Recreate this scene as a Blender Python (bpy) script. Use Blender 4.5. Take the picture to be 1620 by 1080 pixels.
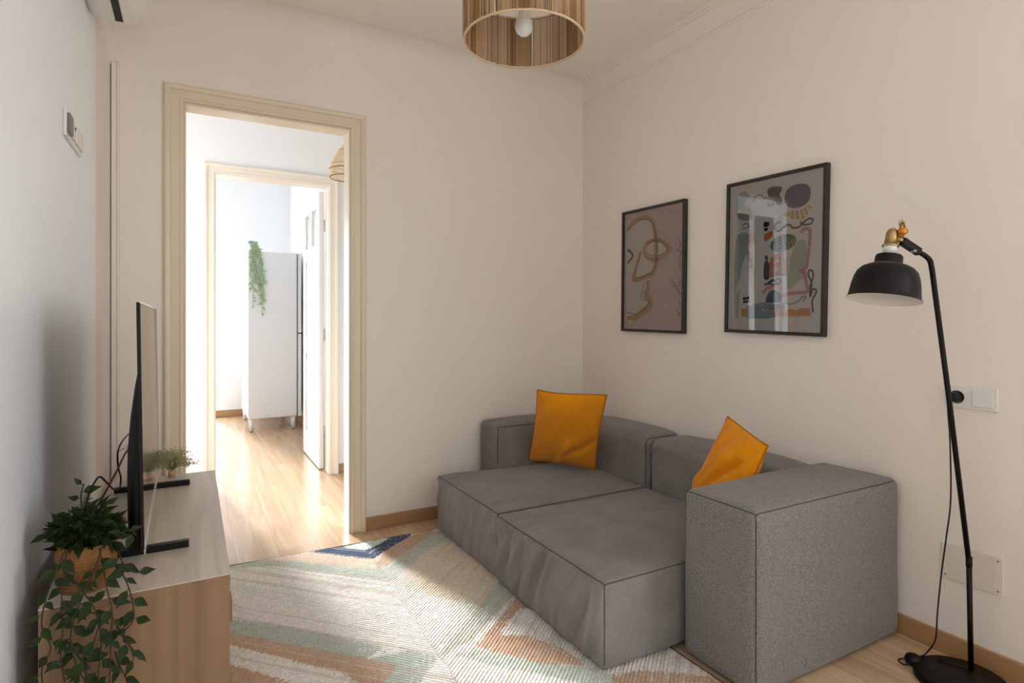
import bpy, bmesh, math, random
import numpy as np
from mathutils import Vector, Matrix, noise
random.seed(7)
sc = bpy.context.scene
for o in list(bpy.data.objects):
    bpy.data.objects.remove(o)
C = sc.collection

# ------------------------------------------------------------------ camera
YAW = math.atan(506 / 915.0)
CAM_H = 1.166
cam = bpy.data.objects.new('camera', bpy.data.cameras.new('camera'))
C.objects.link(cam)
cam.location = (0, 0, CAM_H)
cam.rotation_euler = (math.pi / 2, 0, -YAW)
cam.data.sensor_width = 36
cam.data.lens = 915 / 1620 * 36
cam.data.shift_y = -(540 - 506) / 1620
cam.data.clip_start = 0.02
sc.camera = cam

# ------------------------------------------------------------------ look
sc.view_settings.view_transform = 'Standard'
sc.view_settings.look = 'None'
sc.view_settings.gamma = 1
sc.view_settings.use_curve_mapping = False
sc.view_settings.exposure = 0.17
sc.cycles.use_denoising = True
sc.cycles.max_bounces = 10
sc.cycles.diffuse_bounces = 6
sc.cycles.transparent_max_bounces = 12
sc.cycles.sample_clamp_indirect = 6.0

w = bpy.data.worlds.new('sky')
sc.world = w
w.use_nodes = True
w.node_tree.nodes['Background'].inputs[0].default_value = (0.86, 0.93, 1.0, 1)
w.node_tree.nodes['Background'].inputs[1].default_value = 1.0

def area(name, loc, rot, sx, sy, power, col):
    l = bpy.data.lights.new(name, 'AREA')
    l.shape = 'RECTANGLE'; l.size = sx; l.size_y = sy; l.energy = power; l.color = col
    o = bpy.data.objects.new(name, l); C.objects.link(o)
    o.location = loc; o.rotation_euler = rot
    return o
R90 = math.pi / 2
# daylight from an unseen balcony door; the other area lamps are added fill
area('daylight_balcony_door', (-0.14, 7.80, 1.25), (-R90, 0, 0), 0.60, 2.2, 40, (0.86, 0.94, 1.0))
area('added_hall_light', (-1.95, 3.9, 1.5), (0, -R90, 0), 1.5, 0.9, 8, (0.95, 0.98, 1.0))  # unseen source assumed at the hall's end, added to light the hall
area('added_hall_back_fill', (-1.12, 4.68, 1.4), (-R90, 0, 0), 0.92, 2.0, 34, (0.88, 0.94, 1.0))  # unseen source added behind the hall wall to light sofa fronts and right wall
area('added_front_fill', (1.0, -1.96, 1.45), (R90, 0, 0), 1.7, 1.9, 4, (1.0, 0.99, 0.97))  # unseen fill added behind the camera
area('added_side_fill', (2.46, -0.95, 1.5), (0, R90, 0), 1.8, 1.1, 48, (0.92, 0.96, 1.0))  # unseen fill added at the right, mainly to brighten the left wall
sun = bpy.data.objects.new('low_sun', bpy.data.lights.new('low_sun', 'SUN')); C.objects.link(sun)
sun.data.energy = 12.5; sun.data.angle = math.radians(9); sun.data.color = (1.0, 0.99, 0.98)
sun.rotation_euler = Vector((0.20, -1.0, -0.33)).to_track_quat('-Z', 'Y').to_euler()

# ------------------------------------------------------------------ picture ray helper (room metres)
F2 = (math.sin(YAW), math.cos(YAW)); R2 = (math.cos(YAW), -math.sin(YAW))
def ray(x, y):
    u = (x - 810) / 915
    return Vector((F2[0] + u * R2[0], F2[1] + u * R2[1], -(y - 506) / 915))
def onX(x, y, X): r = ray(x, y); p = r * (X / r.x); p.z += CAM_H; return p
def onY(x, y, Y): r = ray(x, y); p = r * (Y / r.y); p.z += CAM_H; return p
def onZ(x, y, Z): r = ray(x, y); p = r * ((Z - CAM_H) / r.z); p.z += CAM_H; return p
def onT(x, y, t): p = ray(x, y) * t; p.z += CAM_H; return p

# ------------------------------------------------------------------ materials
def S(r, g, b):
    f = lambda c: (c / 12.92 if c <= 0.04045 else ((c + 0.055) / 1.055) ** 2.4)
    return (f(r / 255), f(g / 255), f(b / 255), 1)
def new_mat(name):
    m = bpy.data.materials.new(name); m.use_nodes = True
    return m, m.node_tree.nodes, m.node_tree.links, m.node_tree.nodes['Principled BSDF']
def mat(name, col, rough=0.5, metal=0.0, var=0.06, scale=8, bump=0.0, bscale=80, spec=0.5, sheen=0.0):
    m, N, L, b = new_mat(name)
    b.inputs['Roughness'].default_value = rough
    b.inputs['Metallic'].default_value = metal
    b.inputs['Specular IOR Level'].default_value = spec
    if sheen:
        b.inputs['Sheen Weight'].default_value = sheen
    tc = N.new('ShaderNodeTexCoord')
    n = N.new('ShaderNodeTexNoise'); n.inputs['Scale'].default_value = scale; n.inputs['Detail'].default_value = 4
    L.new(tc.outputs['Object'], n.inputs['Vector'])
    mx = N.new('ShaderNodeMix'); mx.data_type = 'RGBA'
    mx.inputs[6].default_value = tuple(c * (1 - var) for c in col[:3]) + (1,)
    mx.inputs[7].default_value = tuple(min(1, c * (1 + var)) for c in col[:3]) + (1,)
    L.new(n.outputs['Fac'], mx.inputs[0]); L.new(mx.outputs[2], b.inputs['Base Color'])
    if bump:
        n2 = N.new('ShaderNodeTexNoise'); n2.inputs['Scale'].default_value = bscale; n2.inputs['Detail'].default_value = 5
        L.new(tc.outputs['Object'], n2.inputs['Vector'])
        bp = N.new('ShaderNodeBump'); bp.inputs['Strength'].default_value = bump; bp.inputs['Distance'].default_value = 0.004
        L.new(n2.outputs['Fac'], bp.inputs['Height']); L.new(bp.outputs['Normal'], b.inputs['Normal'])
    return m
def fabric(name, dark, light, weave=900, mott=35, bump=0.25, big=0.1):
    m, N, L, b = new_mat(name)
    b.inputs['Roughness'].default_value = 0.95
    b.inputs['Specular IOR Level'].default_value = 0.15
    b.inputs['Sheen Weight'].default_value = 0.15
    tc = N.new('ShaderNodeTexCoord')
    n = N.new('ShaderNodeTexNoise'); n.inputs['Scale'].default_value = weave * 0.3; n.inputs['Detail'].default_value = 3
    L.new(tc.outputs['Object'], n.inputs['Vector'])
    n3 = N.new('ShaderNodeTexNoise'); n3.inputs['Scale'].default_value = mott; n3.inputs['Detail'].default_value = 6
    L.new(tc.outputs['Object'], n3.inputs['Vector'])
    ad = N.new('ShaderNodeMath'); ad.operation = 'ADD'; L.new(n.outputs['Fac'], ad.inputs[0]); L.new(n3.outputs['Fac'], ad.inputs[1])
    cr = N.new('ShaderNodeValToRGB'); cr.color_ramp.elements[0].position = 0.36; cr.color_ramp.elements[1].position = 0.64
    cr.color_ramp.elements[0].color = dark; cr.color_ramp.elements[1].color = light
    hf = N.new('ShaderNodeMath'); hf.operation = 'MULTIPLY'; hf.inputs[1].default_value = 0.5
    L.new(ad.outputs[0], hf.inputs[0]); L.new(hf.outputs[0], cr.inputs[0]); L.new(cr.outputs[0], b.inputs['Base Color'])
    bp = N.new('ShaderNodeBump'); bp.inputs['Strength'].default_value = bump; bp.inputs['Distance'].default_value = 0.002
    L.new(n.outputs['Fac'], bp.inputs['Height'])
    bp2 = N.new('ShaderNodeBump'); bp2.inputs['Strength'].default_value = big; bp2.inputs['Distance'].default_value = 0.02
    n4 = N.new('ShaderNodeTexNoise'); n4.inputs['Scale'].default_value = 9; n4.inputs['Detail'].default_value = 5; n4.inputs['Distortion'].default_value = 0.8
    L.new(tc.outputs['Object'], n4.inputs['Vector'])
    L.new(n4.outputs['Fac'], bp2.inputs['Height']); L.new(bp.outputs['Normal'], bp2.inputs['Normal'])
    L.new(bp2.outputs['Normal'], b.inputs['Normal'])
    return m
def wood(name, dark, light, axis=1, rough=0.45, grain=1.0, planks=None, spec=0.5):
    """grain runs along axis; planks=(width,length) adds laminate boards along Y"""
    m, N, L, b = new_mat(name)
    b.inputs['Roughness'].default_value = rough
    b.inputs['Specular IOR Level'].default_value = spec
    tc = N.new('ShaderNodeTexCoord')
    mp = N.new('ShaderNodeMapping')
    s = [14.0 * grain] * 3; s[axis] = 0.9 * grain
    mp.inputs['Scale'].default_value = s
    L.new(tc.outputs['Object'], mp.inputs['Vector'])
    vec = mp.outputs['Vector']
    fac_extra = None
    if planks:
        br = N.new('ShaderNodeTexBrick')
        rot = N.new('ShaderNodeMapping'); rot.inputs['Rotation'].default_value = (0, 0, R90)
        L.new(tc.outputs['Object'], rot.inputs['Vector']); L.new(rot.outputs['Vector'], br.inputs['Vector'])
        br.inputs['Scale'].default_value = 1.0
        br.inputs['Brick Width'].default_value = planks[1]; br.inputs['Row Height'].default_value = planks[0]
        br.inputs['Mortar Size'].default_value = 0.0008; br.inputs['Mortar Smooth'].default_value = 0.2
        br.inputs['Color1'].default_value = (0.0, 0.0, 0.0, 1); br.inputs['Color2'].default_value = (1, 1, 1, 1)
        br.inputs['Mortar'].default_value = (0.5, 0.5, 0.5, 1)
        sh = N.new('ShaderNodeVectorMath'); sh.operation = 'MULTIPLY_ADD'
        L.new(br.outputs['Color'], sh.inputs[0]); sh.inputs[1].default_value = (9, 9, 9); L.new(mp.outputs['Vector'], sh.inputs[2])
        vec = sh.outputs[0]
    n = N.new('ShaderNodeTexNoise'); n.inputs['Scale'].default_value = 1.0; n.inputs['Detail'].default_value = 7
    n.inputs['Roughness'].default_value = 0.62; n.inputs['Distortion'].default_value = 1.1
    L.new(vec, n.inputs['Vector'])
    cr = N.new('ShaderNodeValToRGB'); cr.color_ramp.elements[0].position = 0.32; cr.color_ramp.elements[1].position = 0.68
    cr.color_ramp.elements[0].color = dark; cr.color_ramp.elements[1].color = light
    L.new(n.outputs['Fac'], cr.inputs[0])
    out = cr.outputs[0]
    if planks:
        mv = N.new('ShaderNodeMix'); mv.data_type = 'RGBA'; mv.blend_type = 'MULTIPLY'
        rr = N.new('ShaderNodeMapRange'); rr.inputs[3].default_value = 0.90; rr.inputs[4].default_value = 1.06
        L.new(br.outputs['Color'], rr.inputs[0])
        mv.inputs[0].default_value = 1.0
        L.new(out, mv.inputs[6]); L.new(rr.outputs[0], mv.inputs[7])
        mg = N.new('ShaderNodeMix'); mg.data_type = 'RGBA'
        L.new(br.outputs['Fac'], mg.inputs[0]); L.new(mv.outputs[2], mg.inputs[6])
        mg.inputs[7].default_value = tuple(c * 0.5 for c in dark[:3]) + (1,)
        out = mg.outputs[2]
    L.new(out, b.inputs['Base Color'])
    bp = N.new('ShaderNodeBump'); bp.inputs['Strength'].default_value = 0.08; bp.inputs['Distance'].default_value = 0.002
    L.new(n.outputs['Fac'], bp.inputs['Height']); L.new(bp.outputs['Normal'], b.inputs['Normal'])
    return m
def pane_mat(name, rough=0.01, wob=0.0, ior=1.5, tint=(1, 1, 1, 1)):
    m, N, L, b = new_mat(name)
    N.remove(b)
    out = N['Material Output']
    tr = N.new('ShaderNodeBsdfTransparent'); tr.inputs[0].default_value = tint
    gl = N.new('ShaderNodeBsdfGlossy'); gl.inputs['Roughness'].default_value = rough
    fr = N.new('ShaderNodeFresnel'); fr.inputs[0].default_value = ior
    mx = N.new('ShaderNodeMixShader')
    L.new(fr.outputs[0], mx.inputs[0]); L.new(tr.outputs[0], mx.inputs[1]); L.new(gl.outputs[0], mx.inputs[2]); L.new(mx.outputs[0], out.inputs[0])
    if wob:
        tc = N.new('ShaderNodeTexCoord')
        n = N.new('ShaderNodeTexNoise'); n.inputs['Scale'].default_value = 2.6; n.inputs['Detail'].default_value = 0
        bp = N.new('ShaderNodeBump'); bp.inputs['Strength'].default_value = wob; bp.inputs['Distance'].default_value = 0.02
        L.new(tc.outputs['Object'], n.inputs['Vector']); L.new(n.outputs['Fac'], bp.inputs['Height']); L.new(bp.outputs['Normal'], gl.inputs['Normal'])
    return m

M = {}
M['paint_warm'] = mat('warm_white_wall_paint', S(238, 230, 220), 0.55, var=0.012, scale=2, bump=0.04, bscale=60, spec=0.3)
M['paint_left_lit'] = mat('satin_wall_paint_cool_lit', S(244, 248, 252), 0.42, var=0.012, scale=2, bump=0.03, bscale=40, spec=0.5)  # cooler and brighter than the other walls: incoming light put into the colour
M['paint_hall'] = mat('bright_white_wall_paint', S(240, 240, 240), 0.6, var=0.01, scale=2, bump=0.03, bscale=60, spec=0.3)
M['ceiling'] = mat('ceiling_paint', S(244, 238, 230), 0.7, var=0.012, scale=2, bump=0.04, bscale=60, spec=0.2)
M['casing'] = mat('cream_gloss_paint', S(226, 212, 186), 0.35, var=0.01, scale=3, bump=0.0, bscale=30)
M['casing_hall'] = mat('pale_cream_gloss_paint', S(234, 226, 210), 0.35, var=0.01, scale=3, bump=0.0, bscale=30)
M['door_white'] = mat('white_door_paint', S(240, 240, 238), 0.35, var=0.01, scale=5, bump=0.02, bscale=30)
M['floor'] = wood('oak_laminate', S(182, 148, 114), S(210, 182, 150), 1, 0.24, 1.0, planks=(0.19, 1.25))
M['gap_brown'] = mat('dark_brown_gap', S(104, 90, 72), 0.8)
M['base'] = wood('oak_baseboard', S(150, 112, 74), S(184, 144, 100), 1, 0.4)
M['base_x'] = wood('oak_baseboard_across', S(150, 112, 74), S(184, 144, 100), 0, 0.4)
M['console_top'] = wood('greyed_oak_top', S(180, 166, 150), S(210, 197, 180), 1, 0.42, 1.2)
M['console_shaded'] = wood('oak_shaded_sides', S(126, 98, 70), S(148, 120, 90), 2, 0.5, 0.8)  # oak darkened to put the side faces' shade into the colour
M['seat'] = fabric('taupe_grey_cotton', S(118, 114, 111), S(138, 134, 131), 700, 6, 0.15, 0.35)
M['arm'] = fabric('heathered_grey_wool', S(100, 98, 95), S(143, 140, 135), 800, 200, 0.3, 0.04)
M['seam'] = mat('dark_grey_seam', S(86, 80, 76), 0.9, var=0.1, scale=100, spec=0.1)
M['mustard'] = fabric('mustard_linen', S(222, 138, 10), S(230, 148, 16), 900, 30, 0.15, 0.06)
M['mustard_edge'] = mat('mustard_hem', S(186, 108, 12), 0.9, var=0.1, scale=100, spec=0.1)
M['black'] = mat('black_powder_coat', S(10, 9, 8), 0.45, var=0.1, scale=20, bump=0.03, bscale=200, spec=0.25)
M['black_plastic'] = mat('black_plastic', S(8, 8, 9), 0.45, var=0.1, scale=20, spec=0.3)
M['black_wood'] = mat('black_stained_wood', S(38, 33, 28), 0.45, var=0.15, scale=30, bump=0.05)
M['shade_in'] = mat('white_enamel', S(225, 222, 216), 0.4, var=0.02)
M['brass'] = mat('aged_brass', S(172, 148, 98), 0.35, 1.0, var=0.15, scale=60)
M['amber'] = mat('amber_knob', S(205, 128, 45), 0.3, 0.6, var=0.1, scale=60)
M['chrome'] = mat('steel', S(190, 190, 190), 0.25, 1.0, var=0.04)
M['silver'] = mat('silver_bezel', S(215, 215, 218), 0.25, 0.9, var=0.03)
M['white_plastic'] = mat('white_plastic', S(228, 226, 220), 0.32, var=0.01)
M['plate'] = mat('painted_plate', S(226, 217, 204), 0.45, var=0.01)
M['grey_plastic'] = mat('grey_plastic', S(120, 112, 108), 0.4, var=0.03)
M['slot'] = mat('dark_slot', S(14, 14, 14), 0.6, var=0.1)
M['cab'] = mat('white_lacquer', S(232, 235, 238), 0.4, var=0.01)
M['gasket'] = mat('grey_gap', S(120, 126, 132), 0.6, var=0.03)
M['porcelain'] = mat('white_ceramic', S(190, 202, 206), 0.3, var=0.02)
M['bulb'] = mat('frosted_bulb_glass', S(232, 230, 226), 0.25, var=0.01)
M['jute_a'] = mat('natural_cord', S(188, 156, 118), 0.85, var=0.15, scale=120, spec=0.1)
M['jute_b'] = mat('darker_natural_cord', S(158, 124, 86), 0.85, var=0.15, scale=120, spec=0.1)
M['jute_c'] = mat('dark_natural_cord', S(134, 104, 72), 0.85, var=0.15, scale=120, spec=0.1)
M['frosted'] = mat('frosted_glass', S(212, 218, 218), 0.25, var=0.02)
M['hoop'] = mat('cord_wrapped_hoop', S(214, 190, 158), 0.8, var=0.1, scale=120, spec=0.1)
M['rattan'] = mat('pale_rattan', S(246, 220, 186), 0.6, var=0.12, scale=90)
M['basket'] = mat('woven_seagrass', S(146, 104, 62), 0.85, var=0.25, scale=45, bump=0.5, bscale=90, spec=0.15)
M['stem'] = mat('vine_stem', S(50, 40, 24), 0.7, var=0.2, scale=60)
M['leaf'] = mat('dark_green_leaf', S(28, 46, 8), 0.6, var=0.5, scale=14, spec=0.25)
M['leaf_hazed'] = mat('haze_paled_leaf', S(160, 186, 144), 0.5, var=0.3, scale=20)  # paled to put the far room's haze into the leaf colour
M['dry'] = mat('dry_olive_sprigs', S(170, 164, 122), 0.8, var=0.3, scale=60)
M['rose_pot'] = mat('pink_clay', S(206, 160, 128), 0.6, var=0.05)
M['pane'] = pane_mat('clear_pane')
M['poster_glass'] = pane_mat('poster_acrylic', 0.02, 0.03, 2.05)
def screen_mat():
    m, N, L, b = new_mat('tv_screen_glass')
    b.inputs['Base Color'].default_value = (0.006, 0.006, 0.007, 1)
    b.inputs['Roughness'].default_value = 0.06
    b.inputs['IOR'].default_value = 1.6
    b.inputs['Specular IOR Level'].default_value = 0.8
    return m
M['screen'] = screen_mat()
def attr_mat(name):
    m, N, L, b = new_mat(name)
    b.inputs['Roughness'].default_value = 0.95
    b.inputs['Specular IOR Level'].default_value = 0.1
    at = N.new('ShaderNodeAttribute'); at.attribute_name = 'yarn'
    rw = N.new('ShaderNodeAttribute'); rw.attribute_name = 'row'
    tc = N.new('ShaderNodeTexCoord')
    n = N.new('ShaderNodeTexNoise'); n.inputs['Scale'].default_value = 160; n.inputs['Detail'].default_value = 4
    L.new(tc.outputs['Object'], n.inputs['Vector'])
    sp = N.new('ShaderNodeTexNoise'); sp.inputs['Scale'].default_value = 28; sp.inputs['Detail'].default_value = 5; sp.inputs['Roughness'].default_value = 0.7
    L.new(tc.outputs['Object'], sp.inputs['Vector'])
    mr = N.new('ShaderNodeMapRange'); mr.inputs[1].default_value = 0.3; mr.inputs[2].default_value = 0.7
    mr.inputs[3].default_value = 0.74; mr.inputs[4].default_value = 1.12
    L.new(n.outputs['Fac'], mr.inputs[0])
    mr2 = N.new('ShaderNodeMapRange'); mr2.inputs[1].default_value = 0.3; mr2.inputs[2].default_value = 0.7
    mr2.inputs[3].default_value = 0.9; mr2.inputs[4].default_value = 1.06
    L.new(sp.outputs['Fac'], mr2.inputs[0])
    mm = N.new('ShaderNodeMath'); mm.operation = 'MULTIPLY'; L.new(mr.outputs[0], mm.inputs[0]); L.new(mr2.outputs[0], mm.inputs[1])
    mx = N.new('ShaderNodeMix'); mx.data_type = 'RGBA'; mx.blend_type = 'MULTIPLY'; mx.inputs[0].default_value = 1.0
    L.new(at.outputs['Color'], mx.inputs[6]); L.new(mm.outputs[0], mx.inputs[7]); L.new(mx.outputs[2], b.inputs['Base Color'])
    # braided rows
    mu = N.new('ShaderNodeMath'); mu.operation = 'MULTIPLY'; mu.inputs[1].default_value = 2 * math.pi / 0.0125
    L.new(rw.outputs['Fac'], mu.inputs[0])
    si = N.new('ShaderNodeMath'); si.operation = 'SINE'; L.new(mu.outputs[0], si.inputs[0])
    ad = N.new('ShaderNodeMath'); ad.operation = 'MULTIPLY_ADD'; ad.inputs[1].default_value = 0.35
    L.new(si.outputs[0], ad.inputs[0]); L.new(n.outputs['Fac'], ad.inputs[2])
    bp = N.new('ShaderNodeBump'); bp.inputs['Strength'].default_value = 0.55; bp.inputs['Distance'].default_value = 0.005
    L.new(ad.outputs[0], bp.inputs['Height']); L.new(bp.outputs['Normal'], b.inputs['Normal'])
    return m
M['rug'] = attr_mat('braided_rug_yarn')

# ------------------------------------------------------------------ mesh builder
class MB:
    def __init__(s): s.v = []; s.f = []; s.mi = []; s.sm = []
    def add(s, vs, fs, mi=0, smooth=False):
        o = len(s.v); s.v += [tuple(v) for v in vs]
        s.f += [tuple(i + o for i in f) for f in fs]; s.mi += [mi] * len(fs); s.sm += [smooth] * len(fs)
    def box(s, x0, x1, y0, y1, z0, z1, mi=0):
        vs = [(x, y, z) for x in (x0, x1) for y in (y0, y1) for z in (z0, z1)]
        s.add(vs, [(0, 1, 3, 2), (4, 6, 7, 5), (0, 4, 5, 1), (2, 3, 7, 6), (0, 2, 6, 4), (1, 5, 7, 3)], mi)
    def rings(s, rings, closed=True, cap=True, mi=0, smooth=True):
        n = len(rings[0]); o = len(s.v)
        vs = [p for r in rings for p in r]; fs = []
        for i in range(len(rings) - 1):
            for j in range(n if closed else n - 1):
                k = (j + 1) % n
                fs.append((i * n + j, i * n + k, (i + 1) * n + k, (i + 1) * n + j))
        if cap and closed:
            fs.append(tuple(range(n))[::-1]); fs.append(tuple((len(rings) - 1) * n + j for j in range(n)))
        s.add(vs, fs, mi, smooth)
    def tube(s, pts, r, n=8, mi=0, cap=True):
        pts = [Vector(p) for p in pts]
        rs = r if isinstance(r, (list, tuple)) else [r] * len(pts)
        rings = []; up = None
        for i, p in enumerate(pts):
            t = (pts[min(i + 1, len(pts) - 1)] - pts[max(i - 1, 0)]).normalized()
            if up is None:
                a = Vector((0, 0, 1)) if abs(t.z) < 0.9 else Vector((1, 0, 0))
                up = (a - t * a.dot(t)).normalized()
            else:
                up = (up - t * up.dot(t)); up = up.normalized() if up.length > 1e-6 else Vector((1, 0, 0))
            sd = t.cross(up)
            rings.append([p + (up * math.cos(2 * math.pi * k / n) + sd * math.sin(2 * math.pi * k / n)) * rs[i] for k in range(n)])
        s.rings(rings, True, cap, mi)
    def lathe(s, prof, c=(0, 0, 0), axis=(0, 0, 1), n=32, mi=0, cap=False, smooth=True):
        ax = Vector(axis).normalized(); a = Vector((1, 0, 0)) if abs(ax.x) < 0.9 else Vector((0, 1, 0))
        u = (a - ax * a.dot(ax)).normalized(); v = ax.cross(u); c = Vector(c)
        s.rings([[c + ax * z + (u * math.cos(2 * math.pi * k / n) + v * math.sin(2 * math.pi * k / n)) * max(r, 1e-5) for k in range(n)] for r, z in prof], True, cap, mi, smooth)
    def build(s, name, mats, parent=None, bevel=0, seg=2):
        me = bpy.data.meshes.new(name); me.from_pydata(s.v, [], s.f)
        me.polygons.foreach_set('material_index', s.mi); me.polygons.foreach_set('use_smooth', s.sm)
        for m in (mats if isinstance(mats, (list, tuple)) else [mats]):
            me.materials.append(M[m] if isinstance(m, str) else m)
        bm = bmesh.new(); bm.from_mesh(me); bmesh.ops.recalc_face_normals(bm, faces=bm.faces); bm.to_mesh(me); bm.free()
        me.update()
        o = bpy.data.objects.new(name, me); C.objects.link(o)
        if parent: o.parent = parent
        if bevel:
            b = o.modifiers.new('bevel', 'BEVEL'); b.width = bevel; b.segments = seg; b.limit_method = 'ANGLE'; b.angle_limit = math.radians(40)
        return o
def struct(o): o['kind'] = 'structure'; return o
def thing(name, label, cat, loc=(0, 0, 0), group=None):
    o = bpy.data.objects.new(name, None); C.objects.link(o); o.empty_display_size = 0.05
    o.location = loc; o['label'] = label; o['category'] = cat
    if group: o['group'] = group
    o_inv[o.name] = Vector(loc)
    return o
o_inv = {}
def tag(o, label, cat, group=None):
    o['label'] = label; o['category'] = cat
    if group: o['group'] = group
    return o
def part(mb, name, mats, root, bevel=0, seg=2):
    """mb is in room coordinates; the part is re-based on its parent chain's location"""
    off = Vector((0, 0, 0)); p = root
    while p: off += p.location; p = p.parent
    mb.v = [(v[0] - off.x, v[1] - off.y, v[2] - off.z) for v in mb.v]
    return mb.build(name, mats, root, bevel, seg)
def catmull(pts, k=8):
    P = [Vector(p) for p in pts]; P = [P[0]] + P + [P[-1]]; out = []
    for i in range(1, len(P) - 2):
        for j in range(k):
            t = j / k; a, b, c, d = P[i - 1], P[i], P[i + 1], P[i + 2]
            out.append(0.5 * ((2 * b) + (c - a) * t + (2 * a - 5 * b + 4 * c - d) * t * t + (-a + 3 * b - 3 * c + d) * t ** 3))
    out.append(P[-2]); return out

# ------------------------------------------------------------------ room shell
XL, XR, YB, ZC = -0.36, 2.318, 3.2, 2.742
ZH = 3.05
D1 = (-0.029, 0.752, 2.205)     # doorway in the back wall
D2 = (0.139, 0.905, 2.18)       # second doorway, hall to bedroom
Y2, Y2b, YF = 4.50, 4.62, 7.745
mb = MB(); mb.box(-2.1, 2.5, -1.95, 7.9, -0.06, 0.0); struct(mb.build('floor', 'floor'))
mb = MB(); mb.box(XL - 0.1, XR + 0.1, -1.95, 3.25, ZC, ZC + 0.08); struct(mb.build('ceiling', 'ceiling'))
mb = MB(); mb.box(-2.1, 2.5, 3.3, 7.9, ZH, ZH + 0.08); struct(mb.build('ceiling_hall', 'paint_hall'))
# left wall with a soft inner corner towards the back wall
mb = MB()
prof = [(XL, -1.9), (XL, 2.6), (XL, 3.02)]
mb.rings([[(x, y, z) for x, y in prof] + [(XL - 0.1, 3.02, z), (XL - 0.1, -1.9, z)] for z in (0, ZC)], True, True, 0, False)
struct(mb.build('wall_left', 'paint_left_lit'))
mb = MB(); prof = [(XL, 3.02)] + [(XL + 0.035 * (1 - math.cos(a)), 3.02 + 0.18 * math.sin(a)) for a in [R90 * i / 8 for i in range(1, 9)]]
mb.rings([[(x, y, z) for x, y in prof] + [(XL - 0.1, 3.2, z), (XL - 0.1, 3.02, z)] for z in (0, ZC)], True, True, 0, False)
struct(mb.build('wall_left_corner', 'paint_warm'))  # warmer, darker paint than the left wall carries the corner's shade
mb = MB(); mb.box(XR, XR + 0.1, -0.35, 3.3, 0, ZC); mb.box(XR, XR + 0.1, -1.9, -1.55, 0, ZC); mb.box(XR, XR + 0.1, -1.55, -0.35, 0, 0.55); mb.box(XR, XR + 0.1, -1.55, -0.35, 2.45, ZC)
struct(mb.build('wall_right', 'paint_warm'))
mb = MB()
mb.box(XL - 0.1, D1[0], YB, YB + 0.1, 0, ZC); mb.box(D1[1], XR + 0.1, YB, YB + 0.1, 0, ZC); mb.box(D1[0], D1[1], YB, YB + 0.1, D1[2], ZC)
struct(mb.build('wall_back', 'paint_warm'))
# front wall behind the camera with an added window
mb = MB()
mb.box(XL - 0.1, 0.12, -1.9, -1.8, 0, ZC); mb.box(1.88, XR + 0.1, -1.9, -1.8, 0, ZC)
mb.box(0.12, 1.88, -1.9, -1.8, 0, 0.45); mb.box(0.12, 1.88, -1.9, -1.8, 2.4, ZC)
struct(mb.build('wall_front', 'paint_warm'))
def window(name, x0, x1, z0, z1, y, d=0.05):
    m = MB(); t = 0.05
    m.box(x0, x0 + t, y, y + d, z0, z1); m.box(x1 - t, x1, y, y + d, z0, z1)
    m.box(x0 + t, x1 - t, y, y + d, z0, z0 + t); m.box(x0 + t, x1 - t, y, y + d, z1 - t, z1)
    c = (x0 + x1) / 2; m.box(c - t / 2, c + t / 2, y, y + d, z0 + t, z1 - t)
    o = struct(m.build(name, 'door_white', bevel=0.004))
    g = MB(); g.box(x0 + t, x1 - t, y + d / 2 - 0.002, y + d / 2 + 0.002, z0 + t, z1 - t); g.build('pane', 'pane', o)
window('added_window_front', 0.12, 1.88, 0.45, 2.4, -1.87)  # unseen window, added for the front fill
window('added_window_hall', -1.6, -0.65, 0.35, 2.45, Y2 + 0.04)  # unseen window, added so light reaches the sofa through the doorway
# hall walls
mb = MB()
mb.box(-1.9, -1.6, Y2, Y2b, 0, ZH); mb.box(-0.65, D2[0], Y2, Y2b, 0, ZH); mb.box(-1.6, -0.65, Y2, Y2b, 0, 0.35); mb.box(-1.6, -0.65, Y2, Y2b, 2.45, ZH); mb.box(D2[1], 2.3, Y2, Y2b, 0, ZH); mb.box(D2[0], D2[1], Y2, Y2b, D2[2], ZH)
struct(mb.build('wall_hall', 'paint_hall'))
mb = MB(); mb.box(-1.9, D1[0] - 0.001, YB + 0.1, YB + 0.11, 0, ZH); mb.box(D1[1] + 0.001, 2.3, YB + 0.1, YB + 0.11, 0, ZH); mb.box(D1[0], D1[1], YB + 0.1, YB + 0.11, D1[2] + 0.001, ZH)
struct(mb.build('wall_hall_near', 'paint_hall'))
mb = MB(); mb.box(1.75, 1.85, YB + 0.11, Y2, 0, ZH); struct(mb.build('wall_hall_right', 'paint_hall'))
mb = MB()
mb.box(-1.9, -1.8, YB + 0.1, 3.42, 0, ZH); mb.box(-1.9, -1.8, 4.38, Y2b, 0, ZH); mb.box(-1.9, -1.8, 3.42, 4.38, 0, 0.7); mb.box(-1.9, -1.8, 3.42, 4.38, 2.3, ZH)
struct(mb.build('wall_hall_left', 'paint_hall'))
# bedroom
mb = MB()
mb.box(-0.60, -0.50, Y2b, 7.85, 0, ZH)
struct(mb.build('wall_bedroom_left', 'paint_hall'))
mb = MB(); mb.box(1.085, 1.185, Y2b, 7.85, 0, ZH); struct(mb.build('wall_bedroom_right', 'paint_hall'))
mb = MB()
mb.box(-0.5, -0.47, YF, YF + 0.1, 0, ZH); mb.box(0.19, 1.185, YF, YF + 0.1, 0, ZH); mb.box(-0.47, 0.19, YF, YF + 0.1, 0, 0.06); mb.box(-0.47, 0.19, YF, YF + 0.1, 2.45, ZH)
struct(mb.build('wall_bedroom_far', 'paint_hall'))

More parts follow.
